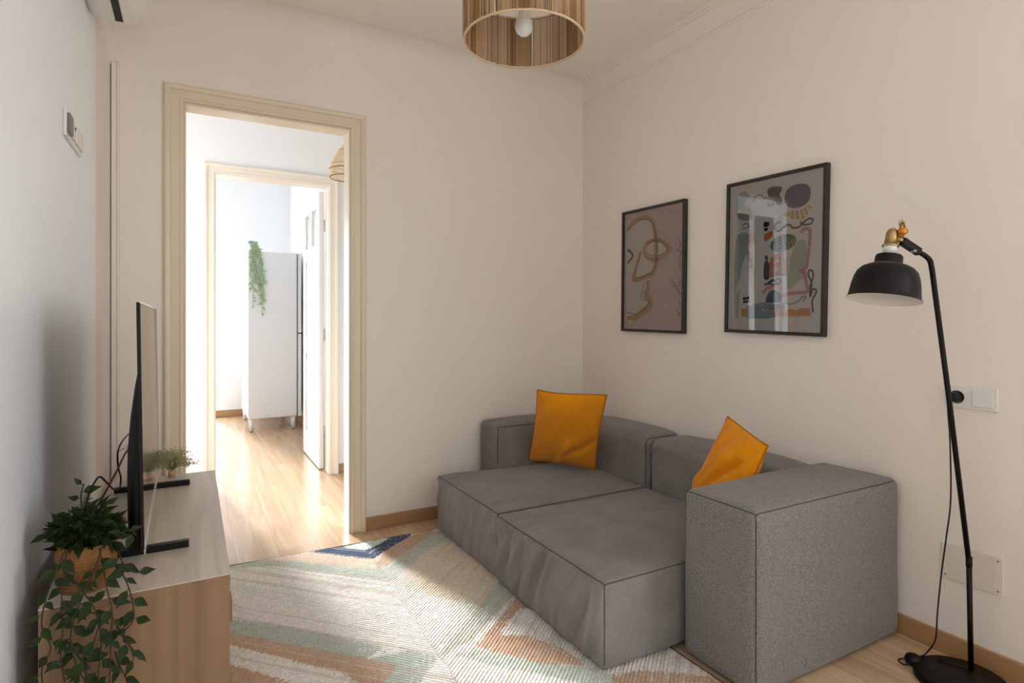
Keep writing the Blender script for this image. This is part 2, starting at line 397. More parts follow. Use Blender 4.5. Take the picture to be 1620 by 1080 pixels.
# baseboards
def base(name, boxes, m): 
    b = MB()
    for q in boxes: b.box(*q)
    struct(b.build(name, m, bevel=0.003))
base('baseboard_back', [(D1[1] + 0.086, XR, YB - 0.014, YB, 0, 0.072)], 'base_x')
base('baseboard_right', [(XR - 0.014, XR, -1.8, YB - 0.014, 0, 0.072)], 'base')
base('baseboard_left', [(XL, XL + 0.012, -1.8, 3.05, 0, 0.072)], 'base')
base('baseboard_hall', [(D2[1] + 0.075, 1.75, Y2 - 0.014, Y2, 0, 0.072), (-1.8, D2[0] - 0.075, Y2 - 0.014, Y2, 0, 0.072)], 'base_x')
base('baseboard_bedroom_far', [(0.19, 1.085, YF - 0.014, YF, 0, 0.085)], 'base_x')
base('baseboard_bedroom_right', [(1.071, 1.085, Y2b, YF - 0.014, 0, 0.085)], 'base')

# door casings: a moulded profile swept round the opening
def casing(name, x0, x1, zt, y, prof, m, sgn=-1, depth=0.0):
    b = MB()
    path = [(x0, 0.0, -1, 0), (x0, zt, -1, 1), (x1, zt, 1, 1), (x1, 0.0, 1, 0)]
    b.rings([[(px + dx * o, y + sgn * p, pz + dz * o) for o, p in prof] for px, pz, dx, dz in path], True, True, 0, False)
    return struct(b.build(name, m, bevel=0.0015, seg=1))
P1 = [(0, -0.0), (0, 0.012), (0.010, 0.018), (0.014, 0.018), (0.016, 0.014), (0.050, 0.014), (0.054, 0.022), (0.070, 0.026), (0.078, 0.022), (0.082, 0.0)]
casing('trim_1', D1[0] - 0.008, D1[1] + 0.008, D1[2] + 0.008, YB, P1, 'casing')
casing('trim_2', D2[0], D2[1], D2[2], Y2, [(o * 0.88, p) for o, p in P1], 'casing_hall')
# jamb linings
b = MB(); t = 0.012
b.box(D1[0] - 0.008, D1[0] + t * 0.2, YB - 0.004, YB + 0.112, 0, D1[2]); b.box(D1[1] - t * 0.2, D1[1] + 0.008, YB - 0.004, YB + 0.112, 0, D1[2]); b.box(D1[0] - 0.008, D1[1] + 0.008, YB - 0.004, YB + 0.112, D1[2] - 0.004, D1[2] + 0.008)
struct(b.build('trim_3', 'casing', bevel=0.002))
b = MB()
b.box(D2[0] - 0.001, D2[0] + 0.004, Y2 - 0.004, Y2b + 0.004, 0, D2[2]); b.box(D2[1] - 0.004, D2[1] + 0.001, Y2 - 0.004, Y2b + 0.004, 0, D2[2]); b.box(D2[0], D2[1], Y2 - 0.004, Y2b + 0.004, D2[2] - 0.004, D2[2] + 0.001)
struct(b.build('trim_4', 'casing_hall', bevel=0.002))
# slim casing strip in the left corner of the back wall
b = MB(); b.box(-0.322, -0.300, YB - 0.012, YB, 0, 2.345); b.box(-0.300, -0.293, YB - 0.018, YB, 0, 2.352); b.box(-0.3245, -0.322, YB - 0.004, YB, 0, 2.335)
struct(b.build('trim_5', 'paint_warm', bevel=0.002))
b = MB(); b.box(-0.3262, -0.3245, YB - 0.006, YB, 0, 2.335); struct(b.build('trim_6', 'gap_brown'))
# plaster cornice: cove along right, back, left
def cornice(name, pts, m='ceiling'):
    b = MB(); prof = [(0.0, 0.0), (0.004, 0.0), (0.006, 0.010), (0.012, 0.012)]
    prof += [(0.012 + 0.034 * (1 - math.cos(a)), 0.012 + 0.090 * math.sin(a)) for a in [R90 * i / 7 for i in range(8)]]
    prof += [(0.052, 0.104), (0.054, 0.112), (0.062, 0.114), (0.064, 0.122), (0.0, 0.122)]
    b.rings([[(px + dx * o, py + dy * o, ZC - 0.122 + z) for o, z in prof] for px, py, dx, dy in pts], True, True, 0, False)
    struct(b.build(name, m))
cornice('trim_7', [(XR, -1.8, -1, 0), (XR, YB, -1, 0)], 'paint_warm')
b = MB(); cv = [(0.13 * (1 - math.sin(a)), -0.13 * (1 - math.cos(a))) for a in [R90 * i / 24 for i in range(25)]]
b.rings([[(x, YB - u_, ZC + v_) for u_, v_ in [(0.131, 0.0)] + cv] for x in (XL, XR)], False, False); struct(b.build('trim_8', 'paint_warm'))

# bedroom door, open
door = MB(); dx0, dx1, dy0, dy1, dz = 0.862, 0.900, 4.66, 5.385, 2.165
def rail(y0, y1, z0, z1): door.box(dx0, dx1, y0, y1, z0, z1)
rail(dy0, dy0 + 0.11, 0.008, dz); rail(dy1 - 0.11, dy1, 0.008, dz)
ya, yb = dy0 + 0.11, dy1 - 0.11
for z0, z1 in ((0.008, 0.22), (0.88, 1.02), (1.66, 1.77), (2.06, dz)): rail(ya, yb, z0, z1)
ym = (ya + yb) / 2; rail(ym - 0.035, ym + 0.035, 1.77, 2.06)
for z0, z1 in ((0.22, 0.88), (1.02, 1.66)):
    door.box(dx0 + 0.012, dx1 - 0.012, ya, yb, z0, z1)
    door.box(dx0 + 0.004, dx1 - 0.004, ya + 0.05, yb - 0.05, z0 + 0.05, z1 - 0.05)
dr = struct(door.build('door_1', 'door_white', bevel=0.004))
for a, c in ((ya, ym - 0.035), (ym + 0.035, yb)):
    g = MB(); g.box(dx0 + 0.017, dx0 + 0.021, a, c, 1.77, 2.06); g.build('glass_pane', 'frosted', dr)
for z in (0.30, 1.05, 1.90):
    g = MB(); g.tube([(dx1 + 0.004, dy0 - 0.006, z - 0.045), (dx1 + 0.004, dy0 - 0.006, z + 0.045)], 0.006, 8); g.build('hinge', 'chrome', dr)

# ------------------------------------------------------------------ rug
K4 = lambda pts: [(360 + x / 3.857, 820 + y / 3.857) for x, y in pts]
K3 = lambda pts: [(680 + x / 3.0, 720 + y / 3.0) for x, y in pts]
cream = S(238, 233, 226); sage = S(190, 198, 186); terra = S(202, 168, 142); peach = S(232, 206, 184); navy = S(70, 88, 114); tan = S(226, 210, 188); pale = S(210, 222, 212)
regions = [
 (K4([(1240, 60), (1340, 140), (1200, 215), (1130, 280), (1000, 400), (1200, 470), (1620, 560), (1800, 300), (1500, 60)]), tan),  # cream lying in shadow, the shade painted in as tan
 (K4([(-400, 300), (150, 268), (350, 255), (620, 290), (900, 325), (980, 300), (1030, 250), (1060, 240), (1250, 88), (1340, 60), (1345, 140), (1200, 215), (1130, 280), (1000, 400), (900, 385), (640, 350), (330, 300), (-400, 330)]), sage),
 (K4([(200, 262), (330, 238), (520, 212), (885, 258), (960, 205), (1000, 240), (990, 300), (900, 325), (620, 290), (400, 265)]), peach),
 (K4([(1105, 110), (1250, 60), (1250, 88), (1060, 240), (1020, 252), (985, 300), (900, 300), (960, 205)]), terra),
 (K4([(500, 208), (650, 170), (1000, 90), (1120, 95), (1105, 112), (960, 205), (885, 258), (720, 240)]), navy),
 (K4([(700, 178), (760, 150), (900, 120), (985, 122), (925, 160), (835, 200), (750, 186)]), pale),
 # lower left chevrons
 (K4([(-500, 560), (20, 625), (330, 665), (640, 725), (950, 795), (850, 868), (440, 790), (20, 712), (-500, 640)]), sage),
 (K4([(-500, 640), (20, 712), (440, 790), (850, 868), (1045, 912), (1000, 990), (940, 1060), (830, 1060), (700, 950), (480, 900), (300, 850), (20, 790), (-500, 700)]), terra),
 (K4([(-500, 800), (20, 900), (300, 985), (500, 1060), (300, 1130), (-500, 1000)]), terra),
 (K4([(850, 868), (1100, 815), (1290, 850), (1180, 1003), (1080, 1160), (900, 1160), (960, 1003), (1040, 915)]), sage),
 # upper right arm of the cross
 (K4([(1290, 848), (1380, 712), (1500, 580), (1640, 400), (1800, 300), (1760, 470), (1620, 612), (1500, 740), (1340, 832)]), sage),
 (K3([(215, 915), (300, 820), (360, 740), (400, 680), (460, 650), (520, 740), (430, 735), (370, 800), (330, 860), (480, 868), (650, 938), (740, 1000), (560, 1003), (330, 940)]), terra),
 (K3([(120, 955), (210, 925), (330, 940), (560, 1003), (740, 1005), (860, 1050), (900, 1130), (600, 1065), (300, 1010)]), sage),
 (K3([(860, 1060), (1000, 1030), (1400, 1060), (1400, 1200), (900, 1200)]), terra),
]
def build_rug():
    x0, x1, y0, y1 = 0.10, 1.488, 0.95, 3.035
    nx, ny = 240, 360
    gx = np.linspace(x0, x1, nx); gy = np.linspace(y0, y1, ny)
    XX, YY = np.meshgrid(gx, gy)
    rs = np.random.RandomState(3)
    # ragged stripe edges: test jittered points
    JX = XX + rs.normal(0, 0.004, XX.shape); JY = YY + rs.normal(0, 0.004, YY.shape)
    col = np.zeros(XX.shape + (3,)); col[:] = cream[:3]
    fine = rs.normal(0, 1, XX.shape)
    for poly, c in regions:
        P = [onZ(min(2600, x), max(700, y), 0.0) for x, y in poly]
        inside = np.zeros(XX.shape, bool); j = len(P) - 1
        for i in range(len(P)):
            xi, yi, xj, yj = P[i].x, P[i].y, P[j].x, P[j].y
            cond = ((yi > JY) != (yj > JY)) & (JX < (xj - xi) * (JY - yi) / (yj - yi + 1e-12) + xi)
            inside ^= cond; j = i
        col[inside] = c[:3]
    # flecks where neighbouring yarns show through
    fl = rs.rand(*XX.shape)
    mixc = np.roll(np.roll(col, rs.randint(6, 12), 0), rs.randint(-8, 8), 1)
    col[fl > 0.93] = mixc[fl > 0.93]
    col *= (1 + 0.06 * fine)[..., None]
    col = np.clip(col, 0, 1)
    V0 = onZ(694, 1039, 0)
    left = onZ(365, 982, 0) - onZ(609, 1027, 0); right = onZ(780, 935, 0) - V0
    def perp(v): v = Vector((v.x, v.y)).normalized(); return (-v.y, v.x)
    pl, pr = perp(left), perp(right)
    T0 = onZ(589, 887, 0); side = (XX - V0.x) * (T0.y - V0.y) - (YY - V0.y) * (T0.x - V0.x)
    row = np.where(side < 0, XX * pl[0] + YY * pl[1], XX * pr[0] + YY * pr[1])
    for j in range(ny):
        for i in range(nx):
            r_ = row[j, i]; al = XX[j, i] * 0.7 + YY[j, i] * 0.7
            k = noise.noise(Vector((r_ * 42, al * 1.6, 2.0)))
            if k > 0.22: col[j, i] = col[j, i] * 0.55 + np.array(tan[:3]) * 0.33
            elif k < -0.30: col[j, i] = col[j, i] * 0.6 + np.array(pale[:3]) * 0.4
    buf_col = col
    verts = []
    for j in range(ny):
        for i in range(nx):
            x, y = XX[j, i], YY[j, i]
            z = 0.007 + 0.0040 * noise.noise(Vector((x * 5, y * 5, 0))) + 0.0014 * noise.noise(Vector((x * 40, y * 40, 3)))
            ex = 0.008 * noise.noise(Vector((y * 3, 1, 0))); ey = 0.008 * noise.noise(Vector((x * 3, 5, 0)))
            if i in (0, nx - 1) or j in (0, ny - 1): z = 0.002
            if i == nx - 1: x += ex
            if j == ny - 1: y += ey - 0.02 * (x - 0.13)
            elif j > ny - 40: y -= 0.02 * (x - 0.13) * (1 - (ny - 1 - j) / 40)
            verts.append((x, y, max(z, 0.002)))
    faces = [(j * nx + i, j * nx + i + 1, (j + 1) * nx + i + 1, (j + 1) * nx + i) for j in range(ny - 1) for i in range(nx - 1)]
    me = bpy.data.meshes.new('rug'); me.from_pydata(verts, [], faces)
    ca = me.attributes.new('yarn', 'FLOAT_COLOR', 'POINT')
    buf = np.ones((nx * ny, 4), np.float32); buf[:, :3] = col.reshape(-1, 3); ca.data.foreach_set('color', buf.ravel())
    ra = me.attributes.new('row', 'FLOAT', 'POINT'); ra.data.foreach_set('value', row.reshape(-1).astype(np.float32))
    me.materials.append(M['rug']); me.polygons.foreach_set('use_smooth', [True] * len(faces)); me.update()
    o = bpy.data.objects.new('rug', me); C.objects.link(o)
    tag(o, 'cream braided rug with sage, terracotta and navy chevrons on the oak floor', 'rug')
    # dark bound edge
    e = MB()
    for idx in ([j * nx + nx - 1 for j in range(0, ny, 4)], [(ny - 1) * nx + i for i in range(0, nx, 4)]):
        e.tube([(verts[k][0], verts[k][1], 0.004) for k in idx], 0.0028, 6)
    e.build('bound_edge', 'seam', o)
build_rug()

# ------------------------------------------------------------------ sofa
def soft_box(x0, x1, y0, y1, z0, z1, r=0.02, res=0.014, puff=(0.01, 0.01, 0.01, 0.01, 0.0, 0.02), wr=None, rtop=None, warp=None):
    """rounded upholstered block; puff = bulge on -x,+x,-y,+y,-z,+z; wr(p,n) extra displacement along the normal"""
    d = (x1 - x0, y1 - y0, z1 - z0); c = ((x0 + x1) / 2, (y0 + y1) / 2, (z0 + z1) / 2)
    n = [max(4, int(v / res)) for v in d]
    b = MB(); idx = {}
    def axis_pts(k):
        h = d[k] / 2; q = [-h, -h + r * 0.3, -h + r * 0.65, -h + r]; m = n[k]
        q += [-h + r + (d[k] - 2 * r) * i / m for i in range(1, m)]
        q += [h - r, h - r * 0.65, h - r * 0.3, h]; return q
    A = [axis_pts(k) for k in range(3)]
    def key(i, j, k):
        if (i, j, k) in idx: return idx[(i, j, k)]
        p = Vector((A[0][i], A[1][j], A[2][k]))
        inner = Vector([max(-d[a] / 2 + r, min(d[a] / 2 - r, p[a])) for a in range(3)])
        nv = p - inner; nv = nv.normalized() if nv.length > 1e-9 else Vector((0, 0, 1))
        q = inner + nv * r
        u = [max(-1, min(1, p[a] / (d[a] / 2))) for a in range(3)]
        for a in range(3):
            o1, o2 = [t for t in range(3) if t != a]
            amt = puff[2 * a] if u[a] < 0 else puff[2 * a + 1]
            if abs(abs(u[a]) - 1) < 1e-3:
                f = (1 - abs(u[o1]) ** 3) * (1 - abs(u[o2]) ** 3)
                q[a] += amt * f * (1 if u[a] > 0 else -1)
        W = q + Vector(c)
        if wr:
            e2 = sorted(abs(t) for t in u)[1]; W = W + nv * wr(W, nv, u) * min(1, (1 - e2) / 0.07) ** 0.7
        if warp: W = warp(W)
        idx[(i, j, k)] = len(b.v); b.v.append(tuple(W)); return idx[(i, j, k)]
    L0, L1, L2 = len(A[0]) - 1, len(A[1]) - 1, len(A[2]) - 1
    for k in (0, L2):
        for i in range(L0):
            for j in range(L1): b.f.append((key(i, j, k), key(i + 1, j, k), key(i + 1, j + 1, k), key(i, j + 1, k)))
    for i in (0, L0):
        for j in range(L1):
            for k in range(L2): b.f.append((key(i, j, k), key(i, j + 1, k), key(i, j + 1, k + 1), key(i, j, k + 1)))
    for j in (0, L1):
        for i in range(L0):
            for k in range(L2): b.f.append((key(i, j, k), key(i + 1, j, k), key(i + 1, j, k + 1), key(i, j, k + 1)))
    b.mi = [0] * len(b.f); b.sm = [True] * len(b.f)
    return b
def nz(x, y, z, s=0): return noise.noise(Vector((x, y, z + s * 7.3)))
HS = 0.305
ZB = 0.0135
def seat_wrinkle(strong, seed):
    def f(W, n, u):
        d = 0.0
        if n.x < -0.2 and u[2] > 0.3:
            d += strong * 0.0065 * nz(W.y * 62, 0.5, 1, seed) * math.exp(-max(0, HS - W.z) / 0.045)
        if n.z > 0.5 and u[0] < 0:
            d += strong * 0.0060 * nz(W.y * 62, 0.5, 1, seed) * math.exp(-(W.x - 1.175) / 0.045)
        if n.x < -0.5:      # front skirt: hanging folds fanning from the top seam
            hang = 1 - abs(u[2])
            fold = nz(W.y * 17 + W.z * 7 + 0.5 * nz(W.y * 4, W.z * 5, 2), W.z * 3.0, 0, seed)
            d += strong * (0.034 * fold) * (0.25 + 0.85 * math.sin(math.pi * min(1, max(0, (1 - u[2]) / 2)) ** 0.8))
            d += strong * 0.014 * nz(W.y * 40 + W.z * 16, W.z * 6, 4, seed)
        elif n.z > 0.5:     # short puckers by the seams
            e = max(0, -u[0] - 0.72) / 0.28
            d += e * strong * 0.018 * nz(W.y * 42, W.x * 10, 1, seed)
            e2 = max(0, abs(u[1]) - 0.85) / 0.15
            d += e2 * 0.0025 * nz(W.x * 34, W.y * 9, 5, seed)
            d += 0.006 * nz(W.x * 4, W.y * 4, 3, seed) + 0.0015 * nz(W.x * 16, W.y * 30, 3, seed)
        elif abs(n.y) > 0.5:
            d += 0.0035 * nz(W.x * 24, W.z * 5, 2, seed)
        return d
    return f
sofa = thing('sofa', 'low grey modular two-seat sofa with block arms against the right wall', 'sofa', (1.75, 2.1, 0.0))
def seam(pts, parent, r=0.0022, name='seam'):
    e = MB(); e.tube(pts, r, 6); return part(e, name, 'seam', parent)
def box_seams(x0, x1, y0, y1, zt, z0, parent, ins=0.006, front=True, loop=True, r=0.0022, off=0.0):
    rr = ins / 0.293; c3 = rr * 0.41                      # seams lie on the rounded edges and corners
    F_, N_, K_ = (x0 + c3, y1 - c3, zt - c3), (x0 + c3, y0 + c3, zt - c3), (x0 + ins, y0 + ins, z0 + rr)
    e = MB()
    def edge(a, pa, pb, b, n=24): e.tube([Vector(a)] + [Vector(pa).lerp(Vector(pb), i / n) for i in range(n + 1)] + ([Vector(b)] if b else []), r, 6)
    edge(N_, (x0 + ins, y0 + rr, zt - ins), (x0 + ins, y1 - rr, zt - ins), F_)
    edge(N_, (x0 + rr, y0 + ins, zt - ins), (x1 - rr, y0 + ins, zt - ins), None)
    edge(N_, (x0 + ins, y0 + ins, zt - rr), K_, None)
    if loop:
        edge(F_, (x0 + rr, y1 - ins, zt - ins), (x1 - rr, y1 - ins, zt - ins), None)
        edge(F_, (x0 + ins, y1 - ins, zt - rr), (x0 + ins, y1 - ins, z0 + rr), None)
    return part(e, 'seam', 'seam', parent)
# seats
sb = soft_box(1.175, 2.05, 1.505, 2.275, ZB, HS, 0.022, 0.012, (0.016, 0, 0.006, 0.0, 0, 0.022), seat_wrinkle(1.0, 1))
s1 = part(sb, 'seat', 'seat', sofa)
box_seams(1.175, 2.05, 1.505, 2.275, HS, ZB, s1, 0.0062)
def warp2(W):
    if W.y > 2.6 and W.x > 1.3: W.y -= 0.055 * min(1, (W.x - 1.3) / 0.25) * (W.y - 2.6) / 0.4
    return W
sb = soft_box(1.185, 2.05, 2.280, 3.005, ZB, HS + 0.004, 0.022, 0.012, (0.014, 0, 0.0, 0.004, 0, 0.026), seat_wrinkle(0.45, 2), warp=warp2)
s2 = part(sb, 'seat', 'seat', sofa)
box_seams(1.185, 2.05, 2.280, 3.005, HS + 0.004, ZB, s2, 0.0062, loop=False)
# backs
def back_wr(seed, pucker_side):
    def f(W, n, u):
        d = 0.004 * nz(W.y * 5, W.z * 6, W.x * 5, seed)
        if n.x < -0.3:
            e = max(0, (pucker_side * u[1]) - 0.70) / 0.30
            d += e * 0.011 * nz(W.z * 34 + W.y * 22, W.y * 6, 2, seed)
        return d
    return f
def back_warp(W):   # softly slumped top
    if W.z > 0.4: W.x += 0.0 ; W.z -= 0.0
    return W
sb = soft_box(2.052, 2.312, 1.490, 2.262, 0.003, 0.555, 0.042, 0.014, (0.014, 0, 0.0, 0.006, 0, 0.024), back_wr(3, 1))
b1 = part(sb, 'backrest', 'seat', sofa)
sb = soft_box(2.050, 2.312, 2.276, 2.938, 0.003, 0.560, 0.042, 0.014, (0.014, 0, 0.004, 0.0, 0, 0.022), back_wr(4, -1))
b2 = part(sb, 'backrest', 'seat', sofa)
def back_seam(x0, zt, y, rr_, c, par):
    cx_, cz_ = x0 + c, zt - c
    pts = [(cx_ - rr_ - 0.0005, y, 0.31 + (cz_ - 0.31) * i / 10) for i in range(11)] + [(cx_ - rr_ * math.cos(t), y, cz_ + rr_ * math.sin(t)) for t in [R90 * i / 8 for i in range(1, 9)]]
    pts += [(cx_ + (2.27 - cx_) * i / 8, y, cz_ + rr_) for i in range(1, 9)]
    seam(pts, par, 0.0024)
back_seam(2.050, 0.560, 2.290, 0.0325, 0.042, b2)
back_seam(2.052, 0.555, 2.249, 0.0315, 0.042, b1)
# far arm
sb = soft_box(1.535, 2.045, 2.953, 3.182, 0.003, 0.560, 0.028, 0.014, (0.008, 0, 0.010, 0, 0, 0.012), lambda W, n, u: 0.003 * nz(W.x * 9, W.y * 9, W.z * 9, 5) + (0.004 * nz(W.x * 8, W.z * 26, 0, 6) * max(0, abs(u[0]) - 0.6) / 0.4 if n.y < -0.5 else 0))
a2 = part(sb, 'armrest', 'seat', sofa)
seam([(2.03 - 0.02 * i, 2.956, 0.5475) for i in range(25)] + [(1.546, 2.956, 0.54), (1.5415, 2.956, 0.50)] + [(1.5405, 2.956, 0.48 - 0.02 * i) for i in range(8)], a2, 0.0024)
# corner filler block of the far arm (the arm runs to the wall behind the back cushion)
sb = soft_box(2.050, 2.300, 2.945, 3.182, 0.003, 0.563, 0.028, 0.02, (0, 0, 0, 0, 0, 0.010), None)
a3 = part(sb, 'armrest_corner', 'seat', sofa)
# near arm
def arm_wr(W, n, u):
    return 0.0035 * nz(W.x * 4, W.y * 5, W.z * 4, 8) + 0.0006 * nz(W.x * 60, W.y * 60, W.z * 60, 8)
sb = soft_box(1.500, 2.296, 1.178, 1.482, 0.004, 0.580, 0.030, 0.014, (0.006, 0.01, 0.012, 0.004, 0, 0.010), arm_wr)
a1 = part(sb, 'armrest', 'arm', sofa); a1['label'] = 'coarser heathered grey armrest'
box_seams(1.500, 2.296, 1.178, 1.482, 0.580, 0.004, a1, 0.0085, r=0.0020)

# ------------------------------------------------------------------ cushions
def cushion(A, B, Cc, D, thick, name, label, nrm_hint, seed, crease=0.01, pinch=0.06, folds=()):
    """A top-left, B top-right, Cc bottom-right, D bottom-left"""
    A, B, Cc, D = map(Vector, (A, B, Cc, D)); base_pt = (Cc + D) / 2
    root = thing(name, label, 'cushion', tuple(base_pt))
    n = 46; b = MB(); nn = (B - A).cross(D - A).normalized()
    if nn.dot(Vector(nrm_hint)) < 0: nn = -nn
    def P(u, v): 
        s, t = u, v
        # edges drawn in between the corners
        s2 = 0.5 + (s - 0.5) * (1 - pinch * 4 * t * (1 - t)); t2 = 0.5 + (t - 0.5) * (1 - pinch * 4 * s * (1 - s))
        return A.lerp(B, s2).lerp(D.lerp(Cc, s2), t2)
    for sgn in (1, -1):
        vs = []
        for j in range(n + 1):
            for i in range(n + 1):
                u, v = i / n, j / n
                e = (4 * u * (1 - u)) ** 0.55 * (4 * v * (1 - v)) ** 0.55
                q = P(u, v)
                k = nz(u * 2.2 + 1.2 * v, v * 2.2 - u, 0, seed) * 1.1 + 0.12 * nz(u * 8, v * 8, 2, seed)
                for (a0, b0, a1, b1, wf, df) in folds:
                    vx, vy = a1 - a0, b1 - b0; ll = vx * vx + vy * vy; tt = max(0, min(1, ((u - a0) * vx + (v - b0) * vy) / ll))
                    dd = ((u - a0 - tt * vx) * vy - (v - b0 - tt * vy) * vx) / math.sqrt(ll); ds = math.hypot(u - a0 - tt * vx, v - b0 - tt * vy)
                    k += df * (math.exp(-(ds / wf) ** 2) * (1 - 1.6 * dd / wf))
                h = thick / 2 * e + crease * k * min(1, e * 1.6)
                q = q + nn * sgn * h + nn * 0.008 * math.sin(5 * u + seed) * (1 - v)
                vs.append(q)
        o = len(b.v); b.v += [tuple(q) for q in vs]
        for j in range(n):
            for i in range(n): b.f.append((o + j * (n + 1) + i, o + j * (n + 1) + i + 1, o + (j + 1) * (n + 1) + i + 1, o + (j + 1) * (n + 1) + i))
    edge = [(i / n, 0) for i in range(n)] + [(1, j / n) for j in range(n)] + [(1 - i / n, 1) for i in range(n)] + [(0, 1 - j / n) for j in range(n + 1)]
    b.mi = [0] * len(b.f); b.sm = [True] * len(b.f)
    part(b, 'cover', 'mustard', root)
    h = MB(); h.tube([P(u, v) + nn * 0.008 * math.sin(5 * u + seed) * (1 - v) for u, v in edge], 0.0035, 6); part(h, 'hem', 'mustard_edge', root)
    return root
cushion(onT(851, 615, 3.10), onT(960, 625, 2.92), (1.955, 2.585, 0.335), (1.735, 2.935, 0.340), 0.13, 'cushion',
        'upright mustard cushion propped in the far corner of the sofa', (-1, -0.6, 0), 1, 0.012, 0.06, [(1.0, 0.60, 0.62, 0.78, 0.06, -0.9), (0.42, 0.98, 0.58, 0.62, 0.07, 0.8), (0.80, 0.05, 0.93, 0.28, 0.06, -0.5), (0.08, 0.30, 0.30, 0.08, 0.08, 0.5), (0.20, 0.75, 0.45, 0.45, 0.10, -0.4)])
cushion((1.985, 1.70, 0.757), (1.905, 1.438, 0.690), (1.80, 1.535, 0.345), (1.895, 1.835, 0.342), 0.16, 'cushion',
        'twisted mustard cushion slumped behind the big near armrest', (-1, 0.2, 0), 3, 0.013, 0.03, [(0.15, 0.95, 0.75, 0.30, 0.06, -0.9), (0.05, 0.70, 0.50, 0.25, 0.07, 0.7), (0.98, 0.10, 0.60, 0.55, 0.06, -0.9), (0.30, 0.1, 0.25, 0.4, 0.06, 0.5)])

# ------------------------------------------------------------------ framed posters
def poly2(pts, X, lay, b, mi, k=5, smooth=True):
    P = [onX(x, y, X) for x, y in pts]
    if smooth:
        n = len(P); out = []
        for i in range(n):
            a, p, c, d = P[i - 1], P[i], P[(i + 1) % n], P[(i + 2) % n]
            for j in range(k):
                t = j / k; out.append(0.5 * ((2 * p) + (c - a) * t + (2 * a - 5 * p + 4 * c - d) * t * t + (-a + 3 * p - 3 * c + d) * t ** 3))
        P = out
    vs = [(X - 0.00012 * lay, p.y, p.z) for p in P]
    b.add(vs, [tuple(range(len(vs)))], mi)
def stroke(pts, wpx, X, lay, b, mi, k=7, taper=False):
    P = catmull([onX(x, y, X) for x, y in pts], k); n = len(P); vs = []
    for i, p in enumerate(P):
        t = P[min(i + 1, n - 1)] - P[max(i - 1, 0)]; t = Vector((0, t.y, t.z)).normalized(); s = Vector((0, -t.z, t.y))
        w = wpx * 0.0024 / 2 * (0.55 + 0.45 * math.sin(math.pi * (i + 1) / (n + 1)) if taper else 1)
        vs += [(X - 0.00012 * lay, p.y + s.y * w, p.z + s.z * w), (X - 0.00012 * lay, p.y - s.y * w, p.z - s.z * w)]
    b.add(vs, [(2 * i, 2 * i + 1, 2 * i + 3, 2 * i + 2) for i in range(n - 1)], mi)
def poster(name, label, yc, zc, wd, ht, rot, art):
    root = thing(name, label, 'framed picture', (XR - 0.002, yc, zc - ht / 2))
    cr, sr = math.cos(rot), math.sin(rot)
    def W(a, c, X):  # a right in view (-Y), c up; clockwise turn seen from the room
        return (X, yc - (a * cr + c * sr), zc + (-a * sr + c * cr))
    fw, hw, hh = 0.015, wd / 2, ht / 2
    Xf, Xb = XR - 0.028, XR - 0.001
    fr = MB()
    outer = [(-hw, -hh), (hw, -hh), (hw, hh), (-hw, hh)]; inner = [(-hw + fw, -hh + fw), (hw - fw, -hh + fw), (hw - fw, hh - fw), (-hw + fw, hh - fw)]
    vs = [W(*p, Xf) for p in outer] + [W(*p, Xf) for p in inner] + [W(*p, Xb) for p in outer] + [W(*p, Xb) for p in inner]
    fs = []
    for i in range(4):
        j = (i + 1) % 4
        fs += [(i, j, 4 + j, 4 + i), (i, j, 8 + j, 8 + i), (4 + i, 4 + j, 12 + j, 12 + i), (8 + i, 8 + j, 12 + j, 12 + i)]
    fr.add(vs, fs); part(fr, 'frame', 'black_wood', root, 0.001, 1)
    XP = Xf + 0.011
    pr = MB(); pr.add([W(*p, XP) for p in inner] + [W(*p, XP + 0.004) for p in inner], [(0, 1, 2, 3), (4, 5, 6, 7), (0, 1, 5, 4), (1, 2, 6, 5), (2, 3, 7, 6), (3, 0, 4, 7)], 0)
    mats = art(pr, XP); part(pr, 'print', mats, root)
    gl = MB(); XG = Xf + 0.007; e = 0.001
    gi = [(-hw + fw - e, -hh + fw - e), (hw - fw + e, -hh + fw - e), (hw - fw + e, hh - fw + e), (-hw + fw - e, hh - fw + e)]
    gl.add([W(*p, XG) for p in gi], [(0, 1, 2, 3)]); part(gl, 'glazing', 'poster_glass', root)
def ink(name, c): return mat('ink_' + name, c, 0.8, var=0.03, scale=30, spec=0.1)
